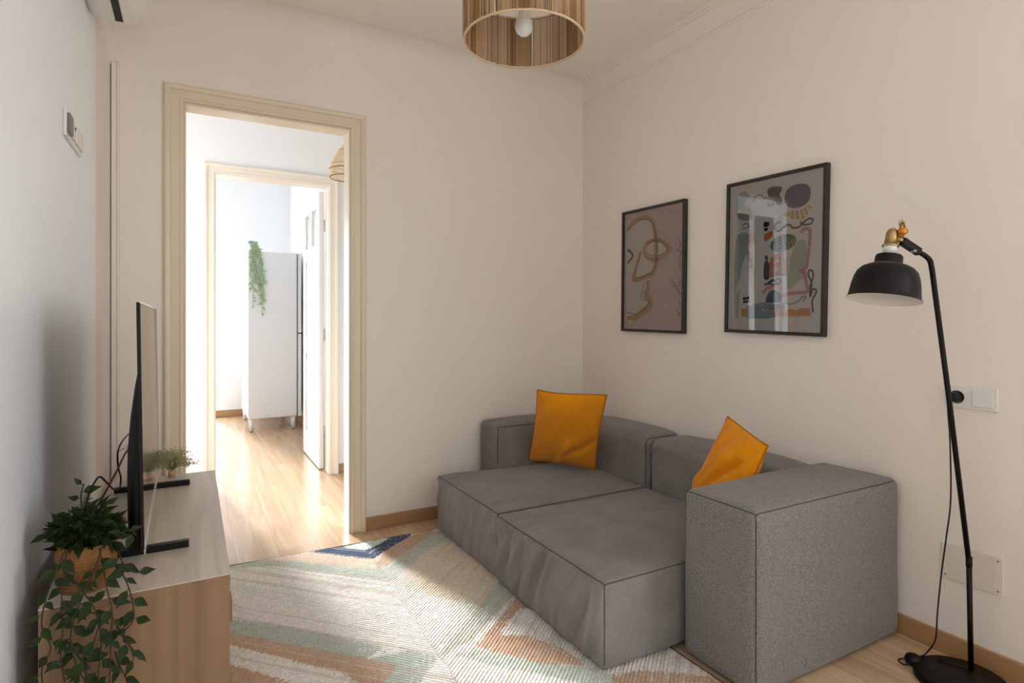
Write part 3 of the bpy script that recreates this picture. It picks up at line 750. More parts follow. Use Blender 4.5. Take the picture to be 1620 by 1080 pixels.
def art_big(b, X):
    k = lambda pts: [(1130 + x / 3.6, 240 + y / 3.6) for x, y in pts]
    cols = [('paper', S(240, 232, 224)), ('greyblue', S(162, 168, 172)), ('tan', S(192, 164, 132)), ('brown', S(92, 80, 70)), ('purple', S(122, 106, 132)),
            ('yellow', S(220, 186, 92)), ('black', S(48, 42, 40)), ('green', S(98, 116, 98)), ('orange', S(220, 126, 64)), ('pink', S(206, 146, 142)),
            ('palegreen', S(196, 198, 180)), ('plum', S(78, 62, 82)), ('peach', S(226, 164, 128)), ('slate', S(68, 80, 92)), ('amber', S(222, 152, 78)), ('greygreen', S(180, 184, 178)), ('white', S(232, 228, 220))]
    ix = {n: i for i, (n, c) in enumerate(cols)}
    A = lambda pts, c, lay=1, s=True: poly2(k(pts), X, lay, b, ix[c], smooth=s)
    T = lambda pts, w, c, lay=3: stroke(k(pts), w, X, lay, b, ix[c])
    A([(150, 235), (175, 226), (196, 242), (195, 268), (178, 278), (174, 310), (160, 335), (150, 380), (135, 378), (128, 340), (130, 270)], 'greyblue')
    A([(160, 322), (200, 314), (216, 380), (180, 392), (148, 382)], 'tan', 2)
    T([(225, 285), (232, 258), (262, 245), (285, 262), (300, 262), (335, 272), (330, 305), (300, 300)], 4, 'greyblue', 2)
    A([(305, 215), (335, 198), (380, 198), (386, 215), (372, 245), (385, 265), (385, 298), (360, 300), (345, 280), (330, 268), (307, 250)], 'brown')
    A([(400, 255), (420, 210), (460, 187), (510, 181), (545, 202), (548, 250), (530, 290), (480, 318), (425, 315), (402, 285)], 'purple')
    for q in ([(466, 335), (478, 333), (486, 380), (466, 386)], [(488, 332), (500, 328), (516, 374), (498, 382)], [(508, 324), (520, 318), (538, 352), (522, 362)], [(526, 312), (542, 298), (557, 318), (542, 330)], [(440, 335), (455, 336), (455, 384), (434, 380)], [(395, 350), (430, 345), (425, 370), (392, 368)]): A(q, 'yellow', 1, False)
    T([(378, 400), (352, 408), (345, 436), (368, 452), (400, 425), (430, 415), (445, 432), (480, 430), (505, 405), (540, 380), (563, 386), (550, 408), (510, 415), (490, 400)], 3.2, 'black')
    ov = [(393 + 76 * math.cos(a) * 0.98 - 8 * math.sin(a), 520 + 50 * math.sin(a) - 14 * math.cos(a)) for a in [2 * math.pi * i / 14 for i in range(14)]]
    A(ov, 'green')
    rr = random.Random(5)
    for _ in range(90):
        a, q = rr.random() * 6.28, math.sqrt(rr.random()) * 0.88
        x, y = 393 + 74 * q * math.cos(a), 520 + 48 * q * math.sin(a) - 12 * q * math.cos(a)
        T([(x, y), (x + rr.uniform(-5, 5), y + rr.uniform(-6, 6))], 2.0, 'greygreen', 3)
    A([(198, 462), (214, 452), (232, 480), (222, 522), (202, 520)], 'orange'); A([(284, 480), (300, 462), (326, 452), (334, 470), (312, 498), (288, 510)], 'orange')
    A([(284, 402), (312, 402), (308, 424), (282, 428)], 'black', 2); A([(284, 436), (306, 434), (300, 450), (284, 450)], 'black', 2)
    T([(155, 425), (180, 408), (200, 425), (160, 440)], 3, 'greyblue')
    A([(125, 500), (150, 465), (185, 462), (202, 490), (190, 560), (162, 640), (146, 740), (136, 930), (118, 932), (114, 700)], 'greygreen')
    T([(215, 538), (190, 550), (195, 578), (216, 582)], 6, 'pink'); T([(208, 605), (212, 660)], 8, 'pink')
    T([(175, 620), (200, 600), (160, 700), (130, 800)], 7, 'white', 3)
    A([(470, 515), (522, 512), (520, 690), (485, 735), (418, 780), (428, 640), (440, 580)], 'palegreen')
    T([(492, 460), (508, 442), (535, 438), (546, 458), (540, 540), (526, 652), (490, 678), (516, 694), (522, 740), (534, 784), (518, 800), (430, 806), (372, 822)], 6.5, 'pink')
    T([(328, 716), (328, 660), (336, 614), (360, 597), (384, 612), (394, 660), (394, 704)], 11, 'orange'); T([(345, 712), (348, 660), (361, 638), (375, 658), (377, 704)], 8, 'orange')
    A([(345, 700), (346, 676), (354, 668), (362, 680), (361, 702)], 'plum', 4)
    A([(283, 722), (283, 640), (293, 616), (286, 602), (296, 588), (307, 602), (303, 620), (313, 640), (313, 718)], 'plum', 2)
    T([(285, 758), (318, 744), (350, 728), (376, 725), (374, 748), (340, 756), (308, 748), (335, 728), (355, 748)], 3, 'black')
    T([(275, 806), (305, 776), (350, 768), (386, 792)], 6, 'peach')
    A([(185, 880), (275, 856), (400, 862), (402, 930), (300, 950), (185, 950)], 'greyblue', 1, False)
    A([(298, 860), (300, 820), (318, 794), (346, 787), (372, 802), (379, 832), (376, 860)], 'slate', 3)
    A([(278, 864), (382, 854), (380, 892), (275, 906)], 'white', 4, False)
    for i in range(34):
        x, y = 282 + (i % 12) * 8 + rr.uniform(-2, 2), 870 + (i // 12) * 11 + rr.uniform(-3, 3)
        T([(x, y), (x + 5, y + 5)], 2.4, 'black', 6)
    A([(345, 897), (380, 889), (400, 906), (430, 894), (470, 902), (500, 890), (546, 890), (554, 935), (350, 938)], 'amber', 3, False); A([(152, 896), (190, 890), (190, 938), (155, 938)], 'yellow', 3, False)
    T([(550, 800), (553, 745), (536, 702), (541, 676), (560, 680), (563, 712), (548, 762), (546, 826), (560, 786), (581, 786), (576, 812), (558, 850), (563, 915)], 3.2, 'black')
    T([(404, 854), (430, 868), (480, 850), (500, 828), (523, 826), (505, 852)], 3.4, 'greyblue')
    for q in ([(163, 840), (180, 832)], [(182, 836), (200, 828)], [(165, 858), (180, 850)], [(180, 858), (198, 846)]): T(q, 5, 'black')
    return [ink(n, c) for n, c in cols]
def art_small(b, X):
    k = lambda pts: [(960 + x / 4.5, 300 + y / 4.5) for x, y in pts]
    cols = [('dusty_pink', S(232, 204, 196)), ('cream', S(240, 229, 212)), ('ochre', S(214, 160, 100)), ('thin_brown', S(110, 78, 54)), ('halo', S(228, 204, 178))]
    A = lambda pts, c, lay=1: poly2(k(pts), X, lay, b, c)
    T = lambda pts, w, c, lay=3: stroke(k(pts), w, X, lay, b, c, taper=(c == 2))
    A([(146, 240), (200, 195), (300, 170), (370, 240), (385, 345), (455, 370), (470, 430), (420, 500), (375, 530), (360, 610), (320, 660), (325, 750), (345, 800), (300, 880), (210, 945), (146, 950)], 4, 1)
    A([(146, 285), (190, 225), (290, 205), (335, 250), (360, 345), (430, 385), (445, 430), (400, 480), (352, 520), (330, 600), (290, 650), (292, 755), (312, 800), (280, 850), (200, 915), (146, 915)], 1, 2)
    T([(147, 285), (190, 228), (250, 198), (300, 204), (330, 240), (346, 320), (352, 400), (350, 520), (325, 590), (260, 625), (190, 642), (200, 580), (224, 500), (241, 438)], 13, 2)
    T([(262, 430), (280, 385), (330, 360), (390, 364), (430, 400), (442, 428), (400, 472), (340, 500), (290, 484), (265, 450), (262, 428)], 11, 2)
    T([(289, 642), (293, 700), (276, 748), (306, 775), (306, 822), (250, 872), (200, 910), (147, 912)], 17, 2)
    T([(147, 428), (168, 440), (184, 470), (162, 508), (148, 522)], 6, 3)
    for q in ([(147, 300), (200, 240), (262, 210), (305, 216), (336, 262), (350, 330), (356, 420), (345, 540), (310, 595), (205, 622), (245, 445)],
              [(275, 440), (300, 385), (350, 368), (400, 385), (426, 430), (380, 465), (320, 470), (275, 445)],
              [(270, 660), (245, 760), (262, 785), (298, 790), (280, 840), (210, 885), (147, 870)],
              [(515, 355), (524, 400), (500, 432), (526, 440), (518, 500), (522, 560)], [(512, 640), (524, 655), (516, 690)], [(455, 640), (500, 690), (528, 750)], [(472, 680), (520, 738)], [(500, 850), (515, 900), (524, 872)], [(516, 780), (524, 850)]):
        T(q, 1.8, 3, 5)
    return [ink(n, c) for n, c in cols]
poster('framed_poster', 'black-framed abstract shapes poster with purple blob and doorway reflection, nearer the lamp', 1.722, 1.462, 0.512, 0.722, math.radians(1.25), art_big)
poster('framed_poster', 'black-framed pink poster with an ochre line-drawn face, nearer the corner', 2.508, 1.456, 0.512, 0.720, math.radians(0.8), art_small)

# ------------------------------------------------------------------ wall plates
def plate(name, label, cat, pl, m='plate'): pass
so = thing('wall_socket', 'cream double wall plate with a socket and a blank, behind the lamp pole', 'socket', (XR, 0.966, 0.862))
b = MB(); b.box(XR - 0.008, XR, 0.888, 1.043, 0.862, 0.942); part(b, 'plate', 'white_plastic', so, 0.003)
b = MB(); b.box(XR - 0.011, XR - 0.008, 0.901, 0.958, 0.873, 0.931); part(b, 'switch_rocker', 'white_plastic', so, 0.002)
b = MB(); b.lathe([(0.022, 0), (0.022, 0.002), (0.019, 0.002), (0.019, -0.001), (0.0, -0.001)], (XR - 0.008, 1.004, 0.901), (-1, 0, 0), 28); part(b, 'socket_well', 'slot', so)
pc = thing('wall_cover_plate', 'blank painted cover plate low on the wall behind the lamp', 'cover plate', (XR, 0.964, 0.262))
b = MB(); b.box(XR - 0.006, XR, 0.875, 1.053, 0.262, 0.388); part(b, 'cover', 'plate', pc, 0.002)
for y, z in ((0.888, 0.374), (0.888, 0.276), (1.040, 0.374), (1.040, 0.276)):
    b = MB(); b.lathe([(0.003, 0), (0.003, 0.0012), (0, 0.0012)], (XR - 0.006, y, z), (-1, 0, 0), 10); part(b, 'screw', 'grey_plastic', pc)
ls = thing('wall_switch_panel', 'white four-gang switch and thermostat plate high on the left wall', 'switch', (XL, 2.45, 1.755))
b = MB(); b.box(XL, XL + 0.010, 2.300, 2.598, 1.755, 1.842); part(b, 'plate', 'white_plastic', ls, 0.004)
b = MB(); b.box(XL + 0.010, XL + 0.019, 2.306, 2.366, 1.768, 1.830); part(b, 'thermostat', 'grey_plastic', ls, 0.002)
for i, y in enumerate((2.378, 2.450, 2.522)):
    b = MB(); b.box(XL + 0.010, XL + 0.017, y, y + 0.058, 1.770, 1.828); part(b, 'switch_rocker', 'white_plastic', ls, 0.003)
b = MB(); b.lathe([(0.005, 0), (0.005, 0.002), (0, 0.002)], (XL + 0.017, 2.407, 1.806), (1, 0, 0), 12); part(b, 'socket_hole', 'slot', ls)

# ------------------------------------------------------------------ air conditioner
ac = thing('air_conditioner', 'white wall-mounted air conditioner at the top of the left wall', 'air conditioner', (XL, 2.4, 2.34))
def ac_prof():
    pts = [(0, 0.035), (0.03, 0.012), (0.09, 0.0), (0.15, 0.006), (0.185, 0.03), (0.205, 0.07), (0.212, 0.13), (0.208, 0.22), (0.19, 0.275), (0.15, 0.292), (0, 0.295)]
    P = catmull([Vector((x, z, 0)) for x, z in pts], 4); return [(p.x, p.y) for p in P]
pf = ac_prof(); ZA = 2.362
b = MB(); ys = [2.04, 2.045, 2.06, 2.80, 2.835, 2.848, 2.853]; sc_ = [0.93, 0.97, 1, 1, 0.985, 0.95, 0.90]
b.rings([[(XL + 0.0 + x * s, y, ZA + 0.15 + (z - 0.15) * s) for x, z in pf] for y, s in zip(ys, sc_)], True, True)
part(b, 'casing', 'white_plastic', ac)
b = MB(); b.add([(XL + 0.092, 2.08, ZA - 0.0015), (XL + 0.118, 2.08, ZA - 0.0005), (XL + 0.118, 2.79, ZA - 0.0005), (XL + 0.092, 2.79, ZA - 0.0015),
                 (XL + 0.092, 2.08, ZA + 0.004), (XL + 0.118, 2.08, ZA + 0.005), (XL + 0.118, 2.79, ZA + 0.005), (XL + 0.092, 2.79, ZA + 0.004)],
                [(0, 1, 2, 3), (4, 5, 6, 7), (0, 1, 5, 4), (1, 2, 6, 5), (2, 3, 7, 6), (3, 0, 4, 7)]); part(b, 'air_slot', 'slot', ac)
b = MB(); b.add([(XL + 0.121, 2.07, ZA - 0.003), (XL + 0.178, 2.07, ZA + 0.019), (XL + 0.178, 2.795, ZA + 0.019), (XL + 0.121, 2.795, ZA - 0.003),
                 (XL + 0.121, 2.07, ZA + 0.004), (XL + 0.178, 2.07, ZA + 0.026), (XL + 0.178, 2.795, ZA + 0.026), (XL + 0.121, 2.795, ZA + 0.004)],
                [(0, 1, 2, 3), (4, 5, 6, 7), (0, 1, 5, 4), (1, 2, 6, 5), (2, 3, 7, 6), (3, 0, 4, 7)]); part(b, 'louvre', 'white_plastic', ac, 0.002)

# ------------------------------------------------------------------ TV console
CX0, CX1, CY0, CY1, CZ = -0.310, 0.088, 1.690, 2.885, 0.50
co = thing('tv_console', 'low oak TV console along the left wall', 'console', (-0.11, 2.29, 0))
b = MB(); b.box(CX0, CX1, CY0, CY1, CZ - 0.003, CZ); part(b, 'top', 'console_top', co)
b = MB(); b.box(CX0, CX1, CY0, CY1, CZ - 0.022, CZ - 0.003); b.box(CX0, CX1 - 0.001, CY0, CY0 + 0.018, 0.0, CZ - 0.022); b.box(CX0, CX1 - 0.001, CY1 - 0.018, CY1, 0.0, CZ - 0.022)
b.box(CX0, CX0 + 0.006, CY0 + 0.018, CY1 - 0.018, 0.04, CZ - 0.022); b.box(CX0, CX1 - 0.02, CY0 + 0.018, CY1 - 0.018, 0.05, 0.068); b.box(CX0 + 0.03, CX1 - 0.05, CY0 + 0.018, CY1 - 0.018, 0.0, 0.05)
part(b, 'body', 'console_shaded', co, 0.0008, 1)
wd = (CY1 - CY0 - 0.036) / 3
for i in range(3):
    y0 = CY0 + 0.018 + wd * i
    b = MB(); b.box(CX1 - 0.018, CX1, y0 + 0.0015, y0 + wd - 0.0015, 0.052, CZ - 0.024); d = part(b, 'door', 'console_shaded', co, 0.001, 1)
    yk = y0 + (0.05 if i < 2 else wd - 0.05)
    b = MB(); b.box(CX1, CX1 + 0.006, yk - 0.04, yk + 0.02, 0.36, 0.415); part(b, 'handle', 'console_shaded', d, 0.001, 1)

# ------------------------------------------------------------------ television
tv = thing('television', 'thin black flat-screen television seen edge-on on the oak console', 'television', (-0.12, 2.28, CZ))
ty0, ty1 = 1.765, 2.80
xa, xb, lean = -0.1075, -0.1190, -0.0095       # screen face x at near end, far end, lean back over the height
tz0, tz1 = 0.563, 1.212
def tx(y, z): return xa + (xb - xa) * (y - ty0) / (ty1 - ty0) + lean * (z - tz0) / (tz1 - tz0)
b = MB()
def slab(b, y0, y1, z0, z1, d0, d1, mi=0):
    vs = [(tx(y, z) - d, y, z) for d in (d0, d1) for y in (y0, y1) for z in (z0, z1)]
    b.add(vs, [(0, 1, 3, 2), (4, 6, 7, 5), (0, 4, 5, 1), (2, 3, 7, 6), (0, 2, 6, 4), (1, 5, 7, 3)], mi)
slab(b, ty0, ty1, tz0, tz1, 0.001, 0.009); part(b, 'panel', 'black_plastic', tv, 0.001, 1)
b = MB(); slab(b, ty0 + 0.004, ty1 - 0.004, tz0 + 0.012, tz1 - 0.004, 0.0, 0.002); part(b, 'screen', 'screen', tv)
b = MB(); slab(b, ty0, ty1, tz0 - 0.002, tz0 + 0.012, -0.0025, 0.001); part(b, 'bezel', 'silver', tv)['label'] = 'silver lower bezel'
b = MB(); slab(b, ty0 + 0.001, ty1 - 0.001, tz1 - 0.003, tz1 + 0.001, -0.001, 0.004); part(b, 'bezel', 'silver', tv)['label'] = 'thin silver top edge'
b = MB()   # rounded rear housing
rg = []
for y, s in ((ty0 + 0.02, 0.35), (ty0 + 0.03, 0.75), (ty0 + 0.06, 1.0), (ty1 - 0.06, 1.0), (ty1 - 0.03, 0.75), (ty1 - 0.02, 0.35)):
    pr_ = [(0.008, tz0 - 0.004), (0.022 * s + 0.006, tz0 + 0.0), (0.033 * s + 0.006, tz0 + 0.03), (0.034 * s + 0.006, tz0 + 0.16), (0.031 * s + 0.006, tz0 + 0.26), (0.023 * s + 0.006, tz0 + 0.35), (0.014 * s + 0.004, tz0 + 0.43), (0.005 * s + 0.004, tz0 + 0.48), (0.006, tz0 + 0.48)]
    rg.append([(tx(y, z) - d, y, z) for d, z in pr_])
b.rings(rg, True, True); part(b, 'rear_housing', 'black_plastic', tv)
for y in (1.955, 2.685):
    b = MB(); b.box(-0.262 if y > 2 else -0.215, -0.008, y - 0.011, y + 0.011, CZ, CZ + 0.020)
    b.add([(-0.165, y - 0.010, CZ + 0.018), (-0.130, y - 0.010, CZ + 0.018), (-0.130, y + 0.010, CZ + 0.018), (-0.165, y + 0.010, CZ + 0.018),
           (-0.150, y - 0.010, CZ + 0.15), (-0.135, y - 0.010, CZ + 0.15), (-0.135, y + 0.010, CZ + 0.15), (-0.150, y + 0.010, CZ + 0.15)],
          [(0, 1, 2, 3), (4, 5, 6, 7), (0, 1, 5, 4), (1, 2, 6, 5), (2, 3, 7, 6), (3, 0, 4, 7)])
    part(b, 'foot', 'black_plastic', tv, 0.002)
for pts, X in (([(214, 680), (198, 692), (187, 712), (187, 738), (191, 755), (189, 772), (180, 774), (168, 762), (158, 754), (150, 762), (140, 782), (135, 800)], -0.215),
            ([(214, 698), (200, 714), (186, 742), (170, 772), (155, 798), (146, 812)], -0.205)):
    P = [onX(x, y, X) for x, y in pts]; P = [Vector((p.x, p.y, max(p.z, CZ + 0.004))) for p in P]
    P.insert(0, Vector((-0.158, P[0].y - 0.02, P[0].z + 0.02)))
    b = MB(); b.tube(catmull(P, 8), 0.0026, 8); part(b, 'cable', 'black_plastic', tv)

# ------------------------------------------------------------------ leaves and plants
def leaf(b, p, d, up, L, W, mi=0, fold=0.25, droop=0.25):
    d = d.normalized(); s = d.cross(up); s = s.normalized() if s.length > 1e-4 else Vector((1, 0, 0)); n = s.cross(d).normalized()
    prof = [(0, 0.02), (0.1, 0.5), (0.26, 0.95), (0.42, 1.0), (0.62, 0.66), (0.80, 0.30), (0.92, 0.10), (1.0, 0.0)]
    vs = []
    for t, wv in prof:
        c = p + d * (L * t) - n * (droop * L * t * t)
        vs += [c + s * (W * wv / 2) + n * fold * W * wv / 2, c, c - s * (W * wv / 2) + n * fold * W * wv / 2]
    fs = []
    for i in range(len(prof) - 1):
        a = 3 * i; fs += [(a, a + 1, a + 4, a + 3), (a + 1, a + 2, a + 5, a + 4)]
    b.add(vs, fs, mi, True)
rp = random.Random(11)
pl = thing('potted_vine', 'trailing dark green vine in a woven basket at the near end of the console', 'plant', (-0.232, 1.80, CZ))
BC = Vector((-0.232, 1.790, CZ)); Hb = 0.112
def build_basket():
    b = MB(); rows = 15; rings = []
    for i in range(rows * 3 + 1):
        t = i / (rows * 3); r = 0.050 + 0.013 * math.sin(math.pi * (0.12 + 0.62 * t)) + 0.0024 * math.sin(t * rows * 2 * math.pi)
        rings.append([(BC.x + r * (1 + 0.018 * math.sin(24 * a + (i // 3) * math.pi)) * math.cos(a), BC.y + r * (1 + 0.018 * math.sin(24 * a + (i // 3) * math.pi)) * math.sin(a), CZ + 0.001 + Hb * t) for a in [2 * math.pi * k / 96 for k in range(96)]])
    r = 0.053
    rings.append([(BC.x + r * math.cos(a), BC.y + r * math.sin(a), CZ + Hb) for a in [2 * math.pi * k / 96 for k in range(96)]])
    rings.append([(BC.x + r * math.cos(a), BC.y + r * math.sin(a), CZ + Hb - 0.02) for a in [2 * math.pi * k / 96 for k in range(96)]])
    b.rings(rings, True, True); part(b, 'basket', 'basket', pl)
build_basket()
stems = MB(); leaves = MB()
def vine(pts, Ys, every=0.021, Lf=0.039, r=0.0016):
    P = [onY(x, y, Y) for (x, y), Y in zip(pts, Ys)]
    P = catmull(P, 8); stems.tube(P, r, 6)
    acc = 0; side = rp.choice((-1, 1))
    for i in range(1, len(P)):
        acc += (P[i] - P[i - 1]).length
        if acc > every:
            acc = 0; side = -side
            t = (P[i] - P[i - 1]).normalized()
            d = Vector((side * rp.uniform(0.5, 1.0), rp.uniform(-0.7, 0.15), rp.uniform(-0.7, 0.25))) + t * 0.5
            L = Lf * rp.uniform(0.65, 1.15)
            leaf(leaves, P[i] + d.normalized() * 0.006, d, Vector((rp.uniform(-0.3, 0.3), -1, rp.uniform(0.1, 0.9))), L, L * rp.uniform(0.42, 0.56))
            stems.tube([P[i], P[i] + d.normalized() * 0.008], 0.0009, 5)
def yy(n, a=1.72, b=1.645): return [a + (b - a) * min(1, i * 2.2 / (n - 1)) for i in range(n)]
for pts in (
    [(105, 872), (101, 905), (97, 960), (99, 1000), (96, 1040), (104, 1090), (108, 1140)],
    [(104, 868), (88, 905), (72, 950), (66, 990), (80, 1025), (66, 1060), (72, 1110)],
    [(157, 868), (164, 900), (170, 935), (177, 965), (176, 1000), (174, 1050), (172, 1110)],
    [(160, 870), (148, 905), (132, 940), (118, 975), (112, 1010), (120, 1050), (136, 1080)],
    [(168, 886), (186, 897), (202, 925), (212, 965), (208, 985), (196, 1004), (214, 1032)],
    [(176, 965), (190, 1000), (205, 1022), (212, 1040)],
    [(97, 960), (114, 966), (140, 968), (158, 976), (150, 1010), (138, 1045), (134, 1090)],
    [(103, 905), (118, 918), (134, 940), (150, 965), (160, 1010), (156, 1060), (150, 1110)],
    [(99, 1005), (118, 1028), (134, 1060), (140, 1110)],
    [(176, 1010), (188, 1050), (200, 1075), (206, 1110)],
    [(186, 872), (196, 892), (214, 905), (228, 900)]):
    vine(pts, yy(len(pts)))
# bushy crown
for i in range(230):
    a = rp.uniform(0, 2 * math.pi); rr_ = 0.062 * math.sqrt(rp.random()); h = rp.uniform(0.0, 0.085) * (1 - 0.5 * (rr_ / 0.062) ** 2)
    if rp.random() < 0.12: h += 0.05 * (1 - rr_ / 0.062)
    p = BC + Vector((rr_ * math.cos(a), rr_ * math.sin(a), Hb - 0.008 + h))
    d = Vector((math.cos(a) * rp.uniform(0.3, 1.0), math.sin(a) * rp.uniform(0.3, 1.0), rp.uniform(-0.4, 1.0)))
    if p.x + d.x * 0.05 < XL + 0.02: d.x = abs(d.x)
    L = rp.uniform(0.028, 0.046); leaf(leaves, p, d, Vector((rp.uniform(-0.5, 0.5), -0.4, 1)), L, L * 0.52)
for pts, Ys in (([(140, 868), (132, 820), (128, 785), (133, 765)], [1.80] * 4), ([(120, 868), (100, 850), (85, 845), (72, 842)], [1.78] * 4),
            ([(165, 865), (190, 845), (205, 838), (215, 846)], [1.76, 1.74, 1.73, 1.72]), ([(140, 868), (155, 820), (168, 795), (178, 788)], [1.80] * 4),
            ([(115, 868), (106, 832), (110, 812), (108, 806)], [1.80] * 4)):
    vine(pts, Ys, 0.016, 0.036)
for i in range(26):
    x0 = rp.uniform(100, 180); p0 = onY(x0, 868, 1.76)
    stems.tube(catmull([BC + Vector((0, 0, Hb - 0.015)), (BC + p0) / 2 + Vector((0, -0.02, 0.09)), p0], 5), 0.0011, 5)
part(stems, 'stems', 'stem', pl); part(leaves, 'foliage', 'leaf', pl)

# small dry bush at the far end of the console
dp = thing('dried_bush', 'small dried olive-green bushy plant behind the television at the far console end', 'plant', (-0.075, 2.845, CZ))
b = MB(); b.lathe([(0.0, 0.001), (0.012, 0.001), (0.015, 0.022), (0.014, 0.026), (0.011, 0.022), (0, 0.03)], (-0.075, 2.845, CZ), (0, 0, 1), 20); part(b, 'pot', 'rose_pot', dp)
st = MB(); fo = MB(); cen = Vector((-0.082, 2.840, CZ + 0.05))
for i in range(170):
    a = rp.uniform(0, 2 * math.pi); el = rp.uniform(-0.15, 1.45)
    dd = Vector((math.cos(a) * math.cos(el), math.sin(a) * math.cos(el) * 0.32, math.sin(el) * 0.95))
    tip = cen + Vector((dd.x * 1.15, dd.y, dd.z * 0.85)) * rp.uniform(0.055, 0.10)
    mid = cen.lerp(tip, 0.5) + Vector((rp.uniform(-.006, .006), rp.uniform(-.006, .006), 0.008))
    st.tube([Vector((-0.075, 2.845, CZ + 0.028)), mid, tip], 0.0006, 4)
    for q in range(10):
        p = mid.lerp(tip, q / 9) + Vector((rp.uniform(-.008, .008), rp.uniform(-.005, .005), rp.uniform(-.007, .007)))
        d = Vector((rp.uniform(-1, 1), rp.uniform(-1, 1), rp.uniform(-1, 1))); leaf(fo, p, d, Vector((0, -1, 0.3)), 0.007, 0.0035)
for i in range(5):    # thin sprigs reaching left behind the screen
    P = [Vector((-0.085, 2.845, CZ + 0.03)), Vector((-0.15, 2.85, CZ + 0.06 + 0.02 * i)), Vector((-0.20 - 0.012 * i, 2.85, CZ + 0.05 + 0.022 * i))]
    P = catmull(P, 6); st.tube(P, 0.0009, 5)
    for q in range(6, len(P)):
        for _ in range(2):
            leaf(fo, P[q] + Vector((rp.uniform(-.006, .006), 0, rp.uniform(-.006, .006))), Vector((rp.uniform(-1, 1), -0.3, rp.uniform(-1, 1))), Vector((0, -1, 0.3)), 0.010, 0.005)
part(st, 'stems', 'dry', dp); part(fo, 'foliage', 'dry', dp)

# ------------------------------------------------------------------ pendant lamp (cord drum)
pd = thing('pendant_lamp', 'drum pendant lamp of natural vertical cords with one bare bulb', 'lamp', (1.004, 1.730, ZC))
PC = Vector((1.004, 1.730, 2.128)); PR, PH = 0.2065, 0.185
for z, nm in ((0.0, 'hoop'), (PH, 'hoop')):
    b = MB(); b.lathe([(PR - 0.003, -0.003), (PR + 0.003, -0.003), (PR + 0.004, 0), (PR + 0.003, 0.003), (PR - 0.003, 0.003), (PR - 0.004, 0), (PR - 0.003, -0.003)], PC + Vector((0, 0, z + 0.001)), (0, 0, 1), 96); part(b, nm, 'hoop', pd)
b = MB(); rc = random.Random(4); nst = 330
gaps = [0.12, 0.9, 1.55, 2.5, 3.2, 3.75, 4.5, 5.3, 5.9]
for i in range(nst):
    a = 2 * math.pi * i / nst
    gp = min(abs(a - g) for g in gaps) < 0.02
    sec = sum(a > g for g in gaps)
    for lay in (0, 1):
        if (lay and sec % 2 and not gp) or (gp and not lay): continue
        rr_ = PR + (0.0025 if lay == 0 else -0.003) + rc.uniform(-0.0008, 0.0008); aa = a + (0.5 * 2 * math.pi / nst if lay else 0)
        x, y = PC.x + rr_ * math.cos(aa), PC.y + rr_ * math.sin(aa)
        zb = PC.z + rc.uniform(0, 0.003)
        b.tube([(x, y, zb), (x, y, PC.z + PH + 0.004)], 0.00155, 5, mi=2 if (gp or rc.random() < 0.13) else (0 if (sec * 7 + i // 9) % 3 else 1))
part(b, 'cords', ['jute_a', 'jute_b', 'jute_c'], pd)
b = MB()
for k in range(3):
    a = k * 2.094 + 0.5; b.tube([(PC.x + PR * math.cos(a), PC.y + PR * math.sin(a), PC.z + PH), (PC.x, PC.y, PC.z + PH + 0.0)], 0.0018, 6)
part(b, 'spider_frame', 'white_plastic', pd)
b = MB(); b.lathe([(0.0, 0.21), (0.019, 0.21), (0.024, 0.19), (0.024, 0.13), (0.022, 0.12), (0.0, 0.12)], PC, (0, 0, 1), 24); part(b, 'lamp_holder', 'white_plastic', pd)
b = MB(); b.lathe([(0.0, 0.0), (0.014, 0.003), (0.026, 0.014), (0.0315, 0.030), (0.030, 0.046), (0.024, 0.062), (0.019, 0.078), (0.0175, 0.10), (0, 0.10)], PC + Vector((0, 0, 0.018)), (0, 0, 1), 28); bu = part(b, 'bulb', 'bulb', pd)
b = MB(); b.lathe([(0.0305, 0.046), (0.0245, 0.062), (0.0195, 0.078), (0.018, 0.104)], PC + Vector((0, 0, 0.0182)), (0, 0, 1), 28); part(b, 'bulb_collar', 'plate', bu)
b = MB(); b.tube([PC + Vector((0, 0, 0.205)), (PC.x, PC.y, ZC - 0.02)], 0.003, 8); part(b, 'cord', 'white_plastic', pd)
b = MB(); b.lathe([(0, 0), (0.05, 0), (0.05, -0.012), (0.04, -0.024), (0, -0.026)], (PC.x, PC.y, ZC), (0, 0, 1), 32); part(b, 'ceiling_rose', 'white_plastic', pd)

# rattan pendant in the hall
hp = thing('pendant_lamp', 'pale rattan dome pendant lamp hanging in the hall beyond the doorway', 'lamp', (0.885, 3.85, ZH))
HC = Vector((0.893, 3.85, 0)); prof = [(0.012, 2.325), (0.020, 2.318), (0.038, 2.302), (0.062, 2.272), (0.086, 2.228), (0.104, 2.178), (0.112, 2.130), (0.111, 2.098)]
b = MB()
for k in range(64):
    a = 2 * math.pi * k / 64
    b.tube(catmull([(HC.x + r * math.cos(a), HC.y + r * math.sin(a), z) for r, z in prof], 3), 0.0026, 5)
part(b, 'ribs', 'rattan', hp)
b = MB()
for r, z, q in ((0.112, 2.150, 0.004), (0.111, 2.098, 0.0035), (0.062, 2.272, 0.003), (0.104, 2.178, 0.0025)):
    b.tube([(HC.x + r * math.cos(a), HC.y + r * math.sin(a), z) for a in [2 * math.pi * k / 40 for k in range(41)]], q, 6, cap=False)
part(b, 'bands', 'jute_b', hp)
b = MB(); b.tube([(HC.x, HC.y, 2.32), (HC.x, HC.y, 2.37)], 0.014, 12); part(b, 'neck', 'rattan', hp)
b = MB(); b.tube([(HC.x, HC.y, 2.36), (HC.x, HC.y, ZH)], 0.0025, 6); part(b, 'cord', 'white_plastic', hp)

